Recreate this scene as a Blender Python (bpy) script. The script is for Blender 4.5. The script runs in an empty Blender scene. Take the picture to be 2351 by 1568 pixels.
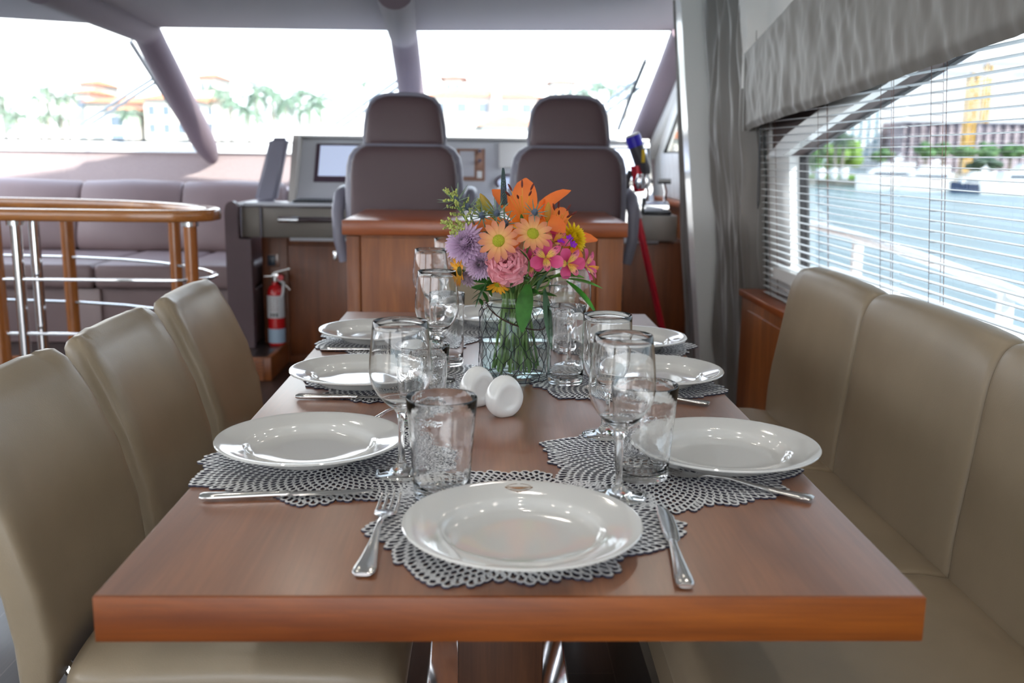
import bpy, bmesh, math, random
from mathutils import Vector, Matrix, Euler, Quaternion, noise
random.seed(7)
PI = math.pi
S = bpy.context.scene
COL = S.collection

# ------------------------------------------------------------------ camera
F = 2240.0; CX, CY = 1175.5, 784.0
_v = Vector(((1118 - CX) / F, -(355 - CY) / F, -1)).normalized()
_z = Vector((1, -0.0125, 0)).cross(_v).normalized()
_x = _v.cross(_z)
RM = Matrix((_x, _v, _z))                     # camera frame -> world
CAM = Vector((-.023, -.97, 1.177))
cd = bpy.data.cameras.new('camera'); cam = bpy.data.objects.new('camera', cd); COL.objects.link(cam)
cd.sensor_width = 36; cd.lens = 36 * F / 2351; cd.clip_end = 2000; cd.clip_start = .05
cam.matrix_world = Matrix.Translation(CAM) @ RM.to_4x4()
cd.dof.use_dof = True; cd.dof.focus_distance = 1.65; cd.dof.aperture_fstop = 4.5
S.camera = cam

def at(px, py, X=None, Y=None, Z=None):
    """a measured point of the photograph, placed at a known distance, width or height"""
    d = RM @ Vector(((px - CX) / F, -(py - CY) / F, -1))
    if X is not None: t = (X - CAM.x) / d.x
    elif Y is not None: t = (Y - CAM.y) / d.y
    else: t = (Z - CAM.z) / d.z
    return CAM + d * t

# ------------------------------------------------------------------ world, sun, exposure
W = bpy.data.worlds.new('sky'); S.world = W; W.use_nodes = True
nt = W.node_tree; nt.nodes.clear()
out = nt.nodes.new('ShaderNodeOutputWorld'); bg = nt.nodes.new('ShaderNodeBackground')
tc = nt.nodes.new('ShaderNodeTexCoord'); sx = nt.nodes.new('ShaderNodeSeparateXYZ')
rp = nt.nodes.new('ShaderNodeValToRGB')
rp.color_ramp.elements[0].position = 0.0; rp.color_ramp.elements[0].color = (.93, .96, 1, 1)
rp.color_ramp.elements[1].position = 0.8; rp.color_ramp.elements[1].color = (.50, .70, 1, 1)
nz = nt.nodes.new('ShaderNodeTexNoise'); nz.inputs['Scale'].default_value = 2.6; nz.inputs['Detail'].default_value = 6
cr = nt.nodes.new('ShaderNodeValToRGB'); cr.color_ramp.elements[0].position = .45; cr.color_ramp.elements[1].position = .65
mx = nt.nodes.new('ShaderNodeMixRGB'); mx.inputs[2].default_value = (1, 1, 1, 1)
nt.links.new(tc.outputs['Generated'], sx.inputs[0]); nt.links.new(sx.outputs['Z'], rp.inputs[0])
nt.links.new(tc.outputs['Generated'], nz.inputs['Vector']); nt.links.new(nz.outputs[0], cr.inputs[0])
nt.links.new(cr.outputs[0], mx.inputs[0]); nt.links.new(rp.outputs[0], mx.inputs[1])
nt.links.new(mx.outputs[0], bg.inputs[0]); nt.links.new(bg.outputs[0], out.inputs[0])
bg.inputs[1].default_value = 3.3

sd = bpy.data.lights.new('sun', 'SUN'); sun = bpy.data.objects.new('sun', sd); COL.objects.link(sun)
sd.energy = 13; sd.angle = math.radians(.8); sd.color = (1, .95, .87)
sun.location = (6, -6, 8)
sun.rotation_euler = Vector((-.85, 1, -.95)).to_track_quat('-Z', 'Y').to_euler()
S.view_settings.view_transform = 'Standard'; S.view_settings.look = 'None'
S.view_settings.gamma = 1; S.view_settings.use_curve_mapping = False
S.view_settings.exposure = 0.55
S.cycles.use_denoising = True
S.cycles.max_bounces = 14; S.cycles.transmission_bounces = 12; S.cycles.transparent_max_bounces = 12
S.cycles.sample_clamp_indirect = 8

# ------------------------------------------------------------------ materials
def hexc(r, g, b):
    f = lambda c: ((c / 255 + .055) / 1.055) ** 2.4 if c > 10 else c / 255 / 12.92
    return (f(r), f(g), f(b), 1)
MATS = {}
def mat(name, col, rough=.5, metal=0, bump=0, bscale=200, coat=0, vary=0, vscale=4, trans=0, ior=1.45, emit=0, sheen=0, stretch=None, spec=.5, sss=0, col2=None):
    if name in MATS: return MATS[name]
    m = bpy.data.materials.new(name); m.use_nodes = True; n = m.node_tree; b = n.nodes['Principled BSDF']
    b.inputs['Base Color'].default_value = col if len(col) == 4 else (*col, 1)
    b.inputs['Roughness'].default_value = rough; b.inputs['Metallic'].default_value = metal
    b.inputs['Coat Weight'].default_value = coat; b.inputs['Coat Roughness'].default_value = .08
    b.inputs['Transmission Weight'].default_value = trans; b.inputs['IOR'].default_value = ior
    b.inputs['Specular IOR Level'].default_value = spec
    b.inputs['Sheen Weight'].default_value = sheen
    if sss:
        b.inputs['Subsurface Weight'].default_value = sss; b.inputs['Subsurface Scale'].default_value = .01
    if emit:
        b.inputs['Emission Color'].default_value = b.inputs['Base Color'].default_value; b.inputs['Emission Strength'].default_value = emit
    t = n.nodes.new('ShaderNodeTexCoord'); mp = n.nodes.new('ShaderNodeMapping')
    n.links.new(t.outputs['Object'], mp.inputs[0])
    if stretch: mp.inputs['Scale'].default_value = stretch
    if vary or col2:
        z = n.nodes.new('ShaderNodeTexNoise'); z.inputs['Scale'].default_value = vscale; z.inputs['Detail'].default_value = 5
        n.links.new(mp.outputs[0], z.inputs['Vector'])
        r = n.nodes.new('ShaderNodeValToRGB'); c = b.inputs['Base Color'].default_value
        c2 = col2 if col2 else tuple(min(1, x * (1 + vary)) for x in c[:3]) + (1,)
        c1 = tuple(c) if col2 else tuple(x * (1 - vary) for x in c[:3]) + (1,)
        r.color_ramp.elements[0].color = c1; r.color_ramp.elements[1].color = c2
        r.color_ramp.elements[0].position = .35; r.color_ramp.elements[1].position = .65
        n.links.new(z.outputs[0], r.inputs[0]); n.links.new(r.outputs[0], b.inputs['Base Color'])
    if bump:
        z = n.nodes.new('ShaderNodeTexNoise'); z.inputs['Scale'].default_value = bscale; z.inputs['Detail'].default_value = 3
        n.links.new(mp.outputs[0], z.inputs['Vector'])
        bp = n.nodes.new('ShaderNodeBump'); bp.inputs['Strength'].default_value = bump; bp.inputs['Distance'].default_value = .002
        n.links.new(z.outputs[0], bp.inputs['Height']); n.links.new(bp.outputs[0], b.inputs['Normal'])
    MATS[name] = m; return m

def wood(name, dark, light, axis='y', rough=.3, coat=.3, scale=1.0, planks=None):
    if name in MATS: return MATS[name]
    m = bpy.data.materials.new(name); m.use_nodes = True; n = m.node_tree; b = n.nodes['Principled BSDF']
    t = n.nodes.new('ShaderNodeTexCoord'); mp = n.nodes.new('ShaderNodeMapping'); n.links.new(t.outputs['Object'], mp.inputs[0])
    s = [9 * scale, 9 * scale, 9 * scale]; s['xyz'.index(axis)] = .8 * scale; mp.inputs['Scale'].default_value = s
    z = n.nodes.new('ShaderNodeTexNoise'); z.inputs['Scale'].default_value = 1.6; z.inputs['Detail'].default_value = 7; z.inputs['Roughness'].default_value = .62; z.inputs['Distortion'].default_value = .9
    n.links.new(mp.outputs[0], z.inputs['Vector'])
    mp2 = n.nodes.new('ShaderNodeMapping'); n.links.new(t.outputs['Object'], mp2.inputs[0])
    s = [160.0] * 3; s['xyz'.index(axis)] = 5; mp2.inputs['Scale'].default_value = s
    z2 = n.nodes.new('ShaderNodeTexNoise'); z2.inputs['Scale'].default_value = 1.5; z2.inputs['Detail'].default_value = 3
    n.links.new(mp2.outputs[0], z2.inputs['Vector'])
    r = n.nodes.new('ShaderNodeValToRGB'); r.color_ramp.elements[0].position = .3; r.color_ramp.elements[1].position = .68
    r.color_ramp.elements[0].color = (*dark, 1); r.color_ramp.elements[1].color = (*light, 1)
    n.links.new(z.outputs[0], r.inputs[0])
    mm = n.nodes.new('ShaderNodeMixRGB'); mm.blend_type = 'MULTIPLY'; mm.inputs[0].default_value = .45
    n.links.new(r.outputs[0], mm.inputs[1]); n.links.new(z2.outputs[0], mm.inputs[2])
    last = mm
    if planks:
        br = n.nodes.new('ShaderNodeTexBrick'); mp3 = n.nodes.new('ShaderNodeMapping'); n.links.new(t.outputs['Object'], mp3.inputs[0])
        mp3.inputs['Rotation'].default_value = (0, 0, PI / 2)
        n.links.new(mp3.outputs[0], br.inputs['Vector']); br.inputs['Scale'].default_value = 1
        br.inputs['Brick Width'].default_value = 1.1; br.inputs['Row Height'].default_value = planks; br.inputs['Mortar Size'].default_value = .0015
        br.inputs['Color1'].default_value = (.75, .75, .75, 1); br.inputs['Color2'].default_value = (1, 1, 1, 1); br.inputs['Mortar'].default_value = (2.2, 2.2, 2.4, 1)
        m3 = n.nodes.new('ShaderNodeMixRGB'); m3.blend_type = 'MULTIPLY'; m3.inputs[0].default_value = 1
        n.links.new(last.outputs[0], m3.inputs[1]); n.links.new(br.outputs[0], m3.inputs[2]); last = m3
    gm = n.nodes.new('ShaderNodeGamma'); gm.inputs[1].default_value = 1.0
    n.links.new(last.outputs[0], gm.inputs[0]); n.links.new(gm.outputs[0], b.inputs['Base Color'])
    b.inputs['Roughness'].default_value = rough; b.inputs['Coat Weight'].default_value = coat; b.inputs['Coat Roughness'].default_value = .12 if name != 'walnut_top' else .30
    if name == 'walnut_top': b.inputs['Coat IOR'].default_value = 2.0
    MATS[name] = m; return m

def pane_mat(name, tint=(1, 1, 1), refl=1.45):
    if name in MATS: return MATS[name]
    m = bpy.data.materials.new(name); m.use_nodes = True; n = m.node_tree; n.nodes.clear()
    o = n.nodes.new('ShaderNodeOutputMaterial'); t = n.nodes.new('ShaderNodeBsdfTransparent'); g = n.nodes.new('ShaderNodeBsdfGlossy')
    t.inputs[0].default_value = (*tint, 1); g.inputs['Roughness'].default_value = .01
    lw = n.nodes.new('ShaderNodeLayerWeight'); pw = n.nodes.new('ShaderNodeMath'); pw.operation = 'POWER'; pw.inputs[1].default_value = 5
    f = n.nodes.new('ShaderNodeMath'); f.operation = 'MULTIPLY_ADD'; f.inputs[1].default_value = .85; f.inputs[2].default_value = .03; x = n.nodes.new('ShaderNodeMixShader')
    n.links.new(lw.outputs['Facing'], pw.inputs[0]); n.links.new(pw.outputs[0], f.inputs[0]); n.links.new(f.outputs[0], x.inputs[0]); n.links.new(t.outputs[0], x.inputs[1]); n.links.new(g.outputs[0], x.inputs[2]); n.links.new(x.outputs[0], o.inputs[0])
    MATS[name] = m; return m

def glass_mat(name, tint=(1, 1, 1), ior=1.47, rough=0):
    if name in MATS: return MATS[name]
    m = bpy.data.materials.new(name); m.use_nodes = True; n = m.node_tree; n.nodes.clear()
    o = n.nodes.new('ShaderNodeOutputMaterial'); g = n.nodes.new('ShaderNodeBsdfGlass')
    g.inputs['Color'].default_value = (*tint, 1); g.inputs['IOR'].default_value = ior; g.inputs['Roughness'].default_value = rough
    n.links.new(g.outputs[0], o.inputs[0]); MATS[name] = m; return m

def radial(name, stops, rough=.55, scale=1.0, streak=None, tr=.25):
    """petal colour that changes from the heart of the flower outwards; distance is measured from the flower's own centre"""
    if name in MATS: return MATS[name]
    m = bpy.data.materials.new(name); m.use_nodes = True; n = m.node_tree; b = n.nodes['Principled BSDF']
    t = n.nodes.new('ShaderNodeTexCoord'); l = n.nodes.new('ShaderNodeVectorMath'); l.operation = 'LENGTH'
    n.links.new(t.outputs['Object'], l.inputs[0]); mu = n.nodes.new('ShaderNodeMath'); mu.operation = 'MULTIPLY'; mu.inputs[1].default_value = 1 / scale
    n.links.new(l.outputs['Value'], mu.inputs[0]); r = n.nodes.new('ShaderNodeValToRGB'); n.links.new(mu.outputs[0], r.inputs[0])
    e = r.color_ramp.elements
    while len(e) < len(stops): e.new(.5)
    for k, (p, c) in enumerate(stops): e[k].position = p; e[k].color = c if len(c) == 4 else (*c, 1)
    src = r.outputs[0]
    z = n.nodes.new('ShaderNodeTexNoise'); z.inputs['Scale'].default_value = 90; n.links.new(t.outputs['Object'], z.inputs['Vector'])
    mv = n.nodes.new('ShaderNodeMixRGB'); mv.blend_type = 'OVERLAY'; mv.inputs[0].default_value = .10
    n.links.new(src, mv.inputs[1]); n.links.new(z.outputs[0], mv.inputs[2]); src = mv.outputs[0]
    if streak:
        u = n.nodes.new('ShaderNodeAttribute'); u.attribute_name = 'across'
        w = n.nodes.new('ShaderNodeTexNoise'); w.inputs['Scale'].default_value = 1.0; w.inputs['Detail'].default_value = 1
        mpp = n.nodes.new('ShaderNodeMapping'); mpp.inputs['Scale'].default_value = (14, 3.5, 1); n.links.new(u.outputs['Vector'], mpp.inputs[0]); n.links.new(mpp.outputs[0], w.inputs['Vector'])
        rr = n.nodes.new('ShaderNodeValToRGB'); rr.color_ramp.elements[0].position = .34; rr.color_ramp.elements[1].position = .40
        rr.color_ramp.elements[0].color = (1, 1, 1, 1); rr.color_ramp.elements[1].color = (0, 0, 0, 1)
        n.links.new(w.outputs[0], rr.inputs[0]); ms = n.nodes.new('ShaderNodeMixRGB'); n.links.new(rr.outputs[0], ms.inputs[0]); n.links.new(src, ms.inputs[1]); ms.inputs[2].default_value = (*streak, 1)
        src = ms.outputs[0]
    n.links.new(src, b.inputs['Base Color']); b.inputs['Roughness'].default_value = rough
    o = n.nodes['Material Output']; tl = n.nodes.new('ShaderNodeBsdfTranslucent'); n.links.new(src, tl.inputs[0])
    x = n.nodes.new('ShaderNodeMixShader'); x.inputs[0].default_value = tr
    n.links.new(b.outputs[0], x.inputs[1]); n.links.new(tl.outputs[0], x.inputs[2]); n.links.new(x.outputs[0], o.inputs[0])
    MATS[name] = m; return m

M_table = wood('walnut_top', (.20, .064, .022), (.38, .145, .060), 'y', rough=.40, coat=1)
M_edge = wood('walnut_edge', (.20, .042, .004), (.44, .115, .012), 'x', rough=.42, coat=.03)
M_cab = wood('walnut_cabinet', (.24, .062, .012), (.50, .155, .034), 'z', rough=.38, coat=.10)
M_cabtop = wood('walnut_cabinet_top', (.34, .075, .018), (.50, .13, .035), 'x', rough=.3, coat=.2)
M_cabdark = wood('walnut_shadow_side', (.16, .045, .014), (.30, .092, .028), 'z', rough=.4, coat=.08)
M_rail = wood('rail_teak', (.42, .14, .03), (.66, .26, .07), 'x', rough=.2, coat=.7)
M_post = wood('post_teak', (.36, .11, .025), (.60, .21, .055), 'z', rough=.2, coat=.6)
M_floor = wood('dark_planks', (.035, .022, .02), (.075, .05, .042), 'y', rough=.35, coat=.3, planks=.14)
M_ped = wood('pedestal_walnut', (.07, .025, .012), (.16, .06, .025), 'z', rough=.4, coat=.1)
M_lea = mat('beige_leather', (.30, .238, .165), .29, bump=.12, bscale=420, vary=.06, vscale=6)
M_lea2 = mat('bench_leather', (.265, .205, .138), .36, bump=.10, bscale=420, vary=.06, vscale=6)
M_pipe = mat('leather_seam', (.14, .11, .08), .5)
M_brown = mat('plum_brown_leather', (.115, .070, .078), .40, bump=.25, bscale=500)
M_bolster = mat('helm_bolster_leather', (.27, .26, .32), .33, bump=.15, bscale=500)
M_sofa = mat('taupe_leather', (.27, .19, .19), .42, bump=.2, bscale=400, vary=.05)
M_ceil = mat('plum_headliner', (.17, .125, .145), .8, bump=.3, bscale=700, sheen=.1)
M_cream = mat('cream_panel', (.80, .785, .755), .4)
M_white = mat('white_gelcoat', (.88, .87, .85), .25, coat=.3)
M_dashfab = mat('dash_fabric', (.42, .34, .335), .85, bump=.5, bscale=150, vary=.06, vscale=60, stretch=(1, 1, 6))
M_dash = mat('pale_dash', (.66, .67, .71), .30)
M_taupe = mat('grey_taupe_lacquer', (.20, .175, .15), .35, metal=.2, bump=.1, bscale=500)
M_trimlt = mat('bright_edge_trim', (.75, .75, .75), .2, metal=.9)
M_black = mat('black_plastic', (.012, .012, .014), .35)
M_dark = mat('dark_gasket', (.02, .018, .02), .5)
M_chrome = mat('chrome', (.82, .82, .84), .08, metal=1)
M_steel = mat('polished_steel', (.72, .71, .70), .14, metal=1, bump=.04, bscale=90)
M_china = mat('glazed_white_china', (.68, .67, .645), .07, coat=.6)
M_shaker = mat('white_porcelain', (.85, .85, .84), .07, coat=.5)
M_matt = mat('silver_vinyl', (.82, .82, .82), .32, metal=.3)
M_mats = mat('dark_vinyl_side', (.03, .03, .055), .45)
M_glass = glass_mat('table_glass')
M_glassr = glass_mat('rippled_glass')
_n = M_glassr.node_tree; _t = _n.nodes.new('ShaderNodeTexCoord'); _z = _n.nodes.new('ShaderNodeTexNoise'); _z.inputs['Scale'].default_value = 95; _b = _n.nodes.new('ShaderNodeBump')
_b.inputs['Strength'].default_value = .35; _b.inputs['Distance'].default_value = .0012
_n.links.new(_t.outputs['Object'], _z.inputs['Vector']); _n.links.new(_z.outputs[0], _b.inputs['Height']); _n.links.new(_b.outputs[0], _n.nodes['Glass BSDF'].inputs['Normal'])
M_jar = pane_mat('jar_glass', (.955, .985, .98))
M_water_in = pane_mat('vase_water', (.93, .97, .97))
M_pane = pane_mat('window_glass', (.94, .96, .96))
M_tint = pane_mat('tinted_side_glass', (.55, .58, .60))
M_wire = mat('dark_wire', (.035, .035, .05), .4, metal=.7)
M_blind = mat('blind_slat', (.66, .68, .70), .35)
M_blindbr = mat('blind_rail_brown', (.10, .055, .04), .4)
M_cord = mat('blind_cord', (.16, .08, .065), .7)
M_pelmet = mat('pelmet_silk', (.155, .138, .125), .50, sheen=.25, bump=.25, bscale=7, stretch=(1, 1, .35))
M_curt = mat('curtain_silk', (.19, .17, .155), .40, sheen=.5, bump=.15, bscale=10, stretch=(1, 1, .4))
M_curtlt = mat('curtain_lining', (.80, .77, .74), .7, sheen=.3)
M_green = mat('leaf_green', (.035, .13, .022), .4, vary=.35, vscale=30, spec=.4)
M_green2 = mat('pale_leaf_green', (.09, .22, .05), .45, vary=.3, vscale=30)
M_stem = mat('stem_green', (.18, .30, .08), .45, vary=.25, vscale=40)
M_red = mat('extinguisher_red', (.62, .012, .015), .25, coat=.5)
M_label = mat('paper_label', (.72, .72, .72), .5)

# ------------------------------------------------------------------ mesh builder
class MB:
    def __init__(s): s.v = []; s.f = []; s.m = []; s.uv = {}
    def add(s, vs, fs, mi=0):
        o = len(s.v); s.v += [tuple(p) for p in vs]; s.f += [tuple(i + o for i in f) for f in fs]; s.m += [mi] * len(fs)
        return o
    def box(s, a, b, bev=0, M=None, mi=0, seg=2):
        a, b = Vector(a), Vector(b); bm = bmesh.new(); bmesh.ops.create_cube(bm, size=1)
        for v in bm.verts: v.co = Vector(((a[i] + b[i]) / 2 + v.co[i] * abs(b[i] - a[i]) for i in range(3)))
        if bev: bmesh.ops.bevel(bm, geom=list(bm.edges), offset=bev, segments=seg, affect='EDGES', profile=.5)
        if M: bm.transform(M)
        s.frombm(bm, mi); return s
    def frombm(s, bm, mi=0):
        bm.verts.ensure_lookup_table(); bm.verts.index_update()
        s.add([v.co for v in bm.verts], [[v.index for v in f.verts] for f in bm.faces], mi); bm.free()
    def loft(s, rings, cap=True, mi=0, closed=False):
        n = len(rings[0]); vs = [p for r in rings for p in r]; fs = []
        R = len(rings)
        for i in range(R if closed else R - 1):
            for j in range(n):
                a = i * n + j; b = i * n + (j + 1) % n; c = ((i + 1) % R) * n + (j + 1) % n; d = ((i + 1) % R) * n + j
                fs.append((a, b, c, d))
        if cap and not closed:
            fs.append(tuple(range(n - 1, -1, -1))); fs.append(tuple((R - 1) * n + j for j in range(n)))
        s.add(vs, fs, mi); return s
    def tube(s, pts, r, n=8, mi=0, cap=True, closed=False):
        pts = [Vector(p) for p in pts]; rr = r if isinstance(r, (list, tuple)) else [r] * len(pts); rings = []; up = None
        for i, p in enumerate(pts):
            if closed: t = (pts[(i + 1) % len(pts)] - pts[i - 1])
            else: t = pts[min(i + 1, len(pts) - 1)] - pts[max(i - 1, 0)]
            t.normalize()
            if up is None:
                up = Vector((0, 0, 1)) if abs(t.z) < .9 else Vector((1, 0, 0))
            u = t.cross(up)
            if u.length < 1e-5: u = t.orthogonal()
            u.normalize(); w = u.cross(t).normalized(); up = w
            rings.append([p + (u * math.cos(2 * PI * k / n) + w * math.sin(2 * PI * k / n)) * rr[i] for k in range(n)])
        return s.loft(rings, cap, mi, closed)
    def sweep(s, pts, hw, hh, ex=2, n=16, closed=False, mi=0, upv=(0, 0, 1)):
        """superellipse section (half width across, half height up) along a path"""
        pts = [Vector(p) for p in pts]; rings = []; U = Vector(upv)
        for i, p in enumerate(pts):
            t = (pts[(i + 1) % len(pts)] - pts[i - 1]) if closed else pts[min(i + 1, len(pts) - 1)] - pts[max(i - 1, 0)]
            t.normalize(); u = t.cross(U).normalized(); w = u.cross(t).normalized()
            a = hw[i] if isinstance(hw, (list, tuple)) else hw; b = hh[i] if isinstance(hh, (list, tuple)) else hh
            rings.append([p + u * (a * se(k / n, ex)[0]) + w * (b * se(k / n, ex)[1]) for k in range(n)])
        return s.loft(rings, True, mi, closed)
    def cyl(s, p0, p1, r0, r1=None, n=20, mi=0):
        return s.tube([p0, p1], [r0, r0 if r1 is None else r1], n, mi)
    def lathe(s, prof, n=40, c=(0, 0, 0), mi=0, M=None):
        c = Vector(c); vs = []; fs = []; idx = []
        for (r, z) in prof:
            if r < 1e-6: idx.append([len(vs)]); vs.append(Vector((0, 0, z)))
            else: idx.append(list(range(len(vs), len(vs) + n))); vs += [Vector((r * math.cos(2 * PI * k / n), r * math.sin(2 * PI * k / n), z)) for k in range(n)]
        for a, b in zip(idx, idx[1:]):
            for k in range(n):
                k2 = (k + 1) % n
                if len(a) == 1 and len(b) == 1: continue
                if len(a) == 1: fs.append((a[0], b[k2], b[k]))
                elif len(b) == 1: fs.append((a[k], a[k2], b[0]))
                else: fs.append((a[k], a[k2], b[k2], b[k]))
        if M: vs = [M @ v for v in vs]
        s.add([v + c for v in vs], fs, mi); return s
    def grid(s, P, nu, nv, mi=0, thick=0, across=False):
        """P(u,v)->point; thick gives the sheet a back side"""
        vs = [P(i / nu, j / nv) for i in range(nu + 1) for j in range(nv + 1)]
        fs = [(i * (nv + 1) + j, (i + 1) * (nv + 1) + j, (i + 1) * (nv + 1) + j + 1, i * (nv + 1) + j + 1) for i in range(nu) for j in range(nv)]
        o = s.add(vs, fs, mi)
        if across:
            for i in range(nu + 1):
                for j in range(nv + 1): s.uv[o + i * (nv + 1) + j] = (j / nv, i / nu, 0)
        if thick:
            vs = [Vector(p) for p in vs]; N = []
            for i in range(nu + 1):
                for j in range(nv + 1):
                    g = lambda a, b: vs[min(max(a, 0), nu) * (nv + 1) + min(max(b, 0), nv)]
                    k = (g(i + 1, j) - g(i - 1, j)).cross(g(i, j + 1) - g(i, j - 1))
                    N.append(k.normalized() if k.length > 1e-12 else Vector((0, 0, 1)))
            o2 = s.add([v - nn * thick for v, nn in zip(vs, N)], [tuple(reversed(f)) for f in fs], mi)
            w = nv + 1; edge = [i * w for i in range(nu + 1)] + [nu * w + j for j in range(1, nv + 1)] + [i * w + nv for i in range(nu - 1, -1, -1)] + [j for j in range(nv - 1, 0, -1)]
            for a, b in zip(edge, edge[1:] + edge[:1]): s.f.append((o + b, o + a, o2 + a, o2 + b)); s.m.append(mi)
        return s
    def prism(s, poly, z0, z1, ax='z', mi=0):
        """polygon extruded along an axis: ax z -> (x,y), ax y -> (x,z), ax x -> (y,z)"""
        mk = {'z': lambda p, h: (p[0], p[1], h), 'y': lambda p, h: (p[0], h, p[1]), 'x': lambda p, h: (h, p[0], p[1])}[ax]
        n = len(poly); s.add([mk(p, z0) for p in poly] + [mk(p, z1) for p in poly],
            [tuple(range(n - 1, -1, -1)), tuple(range(n, 2 * n))] + [(i, (i + 1) % n, n + (i + 1) % n, n + i) for i in range(n)], mi); return s
    def sphere(s, c, r, n=8, mi=0, sc=(1, 1, 1), M=None):
        m = max(4, n // 2 + 1); prof = [(math.sin(PI * k / m) * r, -math.cos(PI * k / m) * r) for k in range(m + 1)]
        S_ = Matrix.Diagonal((*sc, 1)); S_ = (M @ S_) if M else S_
        return s.lathe([(0 if k in (0, m) else p[0], p[1]) for k, p in enumerate(prof)], n, c, mi, S_)
def se(t, ex):
    a = 2 * PI * t; c, d = math.cos(a), math.sin(a); e = 2 / ex
    return (math.copysign(abs(c) ** e, c), math.copysign(abs(d) ** e, d))
def sering(c, u, w, a, b, ex=4, n=28):
    c, u, w = Vector(c), Vector(u), Vector(w)
    return [c + u * (a * se(k / n, ex)[0]) + w * (b * se(k / n, ex)[1]) for k in range(n)]

def emit_obj(mb, name, mats, parent=None, loc=None, world=True, ang=40, smooth=True):
    me = bpy.data.meshes.new(name)
    base = Vector((0, 0, 0))
    if world and loc is not None: base = Vector(loc)
    elif world and parent is not None: base = wloc(parent)
    me.from_pydata([(p[0] - base.x, p[1] - base.y, p[2] - base.z) for p in mb.v], [], mb.f)
    bm = bmesh.new(); bm.from_mesh(me); bmesh.ops.recalc_face_normals(bm, faces=bm.faces); bm.to_mesh(me); bm.free()
    mats = mats if isinstance(mats, (list, tuple)) else [mats]
    for m in mats: me.materials.append(m)
    if len(mats) > 1: me.polygons.foreach_set('material_index', mb.m)
    if smooth:
        me.shade_smooth(); me.set_sharp_from_angle(angle=math.radians(ang))
    if mb.uv:
        at_ = me.attributes.new('across', 'FLOAT_VECTOR', 'POINT')
        for k, w in mb.uv.items(): at_.data[k].vector = w
    me.update()
    o = bpy.data.objects.new(name, me); COL.objects.link(o)
    if parent is not None: o.parent = parent; o.location = (Vector(loc) - wloc(parent)) if (world and loc is not None) else (Vector(loc) if loc is not None else Vector((0, 0, 0)))
    elif loc is not None: o.location = loc
    return o
def wloc(o):
    l = Vector(o.location); p = o.parent
    while p is not None: l += Vector(p.location); p = p.parent
    return l
def tag(o, label=None, cat=None, group=None, kind=None):
    if label: o['label'] = label
    if cat: o['category'] = cat
    if group: o['group'] = group
    if kind: o['kind'] = kind
    return o
def thing(name, label, cat, loc=(0, 0, 0), rotz=0, group=None):
    o = bpy.data.objects.new(name, None); COL.objects.link(o); o.empty_display_size = .05
    o.location = loc; o.rotation_euler = (0, 0, rotz); return tag(o, label, cat, group)
def struct(name, mb, m, parent=None, label=None, ang=40):
    o = emit_obj(mb, name, m, parent, ang=ang)
    if parent is None: tag(o, label, None, None, 'structure')
    elif label: o['label'] = label
    return o
def part(parent, name, mb, m, label=None, loc=None, world=True, ang=40):
    o = emit_obj(mb, name, m, parent, loc, world, ang)
    if label: o['label'] = label
    return o
KIDS = {}
def dup(root, loc, rotz, label, group=None, rot=None):
    def cp(o, par):
        c = o.copy(); COL.objects.link(c); c.parent = par
        for k in [x for x in bpy.data.objects if x.parent == o]: cp(k, c)
        return c
    r = cp(root, None); r.location = loc; r.rotation_euler = rot if rot else (0, 0, rotz); r['label'] = label
    if group: r['group'] = group
    return r

# ================================================================== SETTING
def xw(z): return 1.02 - .08 * (z - .67)          # right wall leans inwards
struct('floor', MB().box((-3.6, -4.2, -.06), (1.6, 6.4, 0)), M_floor, label='dark plank floor')
struct('ceiling', MB().box((-3.6, -4.2, 2.06), (1.35, 3.55, 2.12)).box((-3.6, 3.5, 1.90), (1.35, 3.55, 2.06)), M_cream, label='cream saloon ceiling')
hl = MB(); hl.prism([(-3.6, 3.5), (1.3, 3.5), (1.3, 4.75), (.97, 4.93), (-.55, 5.12), (-2.07, 5.16), (-2.8, 4.84), (-3.6, 4.5)], 1.90, 1.96)
struct('ceiling_forward', hl, M_ceil, label='plum headliner above the helm')
# left wall with long window band, aft wall with open doorway
wl = MB(); wl.box((-3.6, -4.2, 0), (-3.5, 6.2, .95)).box((-3.6, -4.2, 1.8), (-3.5, 4.9, 2.06)).box((-3.6, -4.2, .95), (-3.5, -3.6, 1.8)).box((-3.6, .2, .95), (-3.5, .45, 1.8)).box((-3.6, 3.4, .95), (-3.5, 3.65, 1.8))
struct('wall_left', wl, M_cream, label='cream port side wall with long windows')
wb = MB(); wb.box((-3.6, -4.2, 0), (-2.9, -4.1, 2.06)).box((.6, -4.2, 0), (1.3, -4.1, 2.06)).box((-2.9, -4.2, 1.95), (.6, -4.1, 2.06))
struct('wall_back', wb, M_cream, label='aft bulkhead around the open doors')
# right wall
def wallx(mb, poly, t=.05, off=0):
    n = len(poly); vs = [(xw(z) + off, y, z) for y, z in poly] + [(xw(z) + off + t, y, z) for y, z in poly]
    mb.add(vs, [tuple(range(n - 1, -1, -1)), tuple(range(n, 2 * n))] + [(i, (i + 1) % n, n + (i + 1) % n, n + i) for i in range(n)])
wr = MB()
o_ = .05
top = [(2.46, 1.185), (1.9, 1.30), (1.04, 1.46), (.2, 1.56), (-.8, 1.62), (-2.2, 1.62)]
wallx(wr, [(2.46, .79), (2.46, 1.185), (2.66, 1.185), (2.66, 2.06), (3.52, 2.06), (3.52, 0), (2.46, 0)], off=o_)
wallx(wr, [(2.46, 0), (2.46, .79), (-2.2, .79), (-2.2, 0)], off=o_)
wallx(wr, [(-2.2, 0), (-2.2, 2.06), (-4.2, 2.06), (-4.2, 0)], off=o_)
struct('wall_right', wr, M_white, label='white starboard wall around the arched side window')
ws_ = MB()
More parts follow.
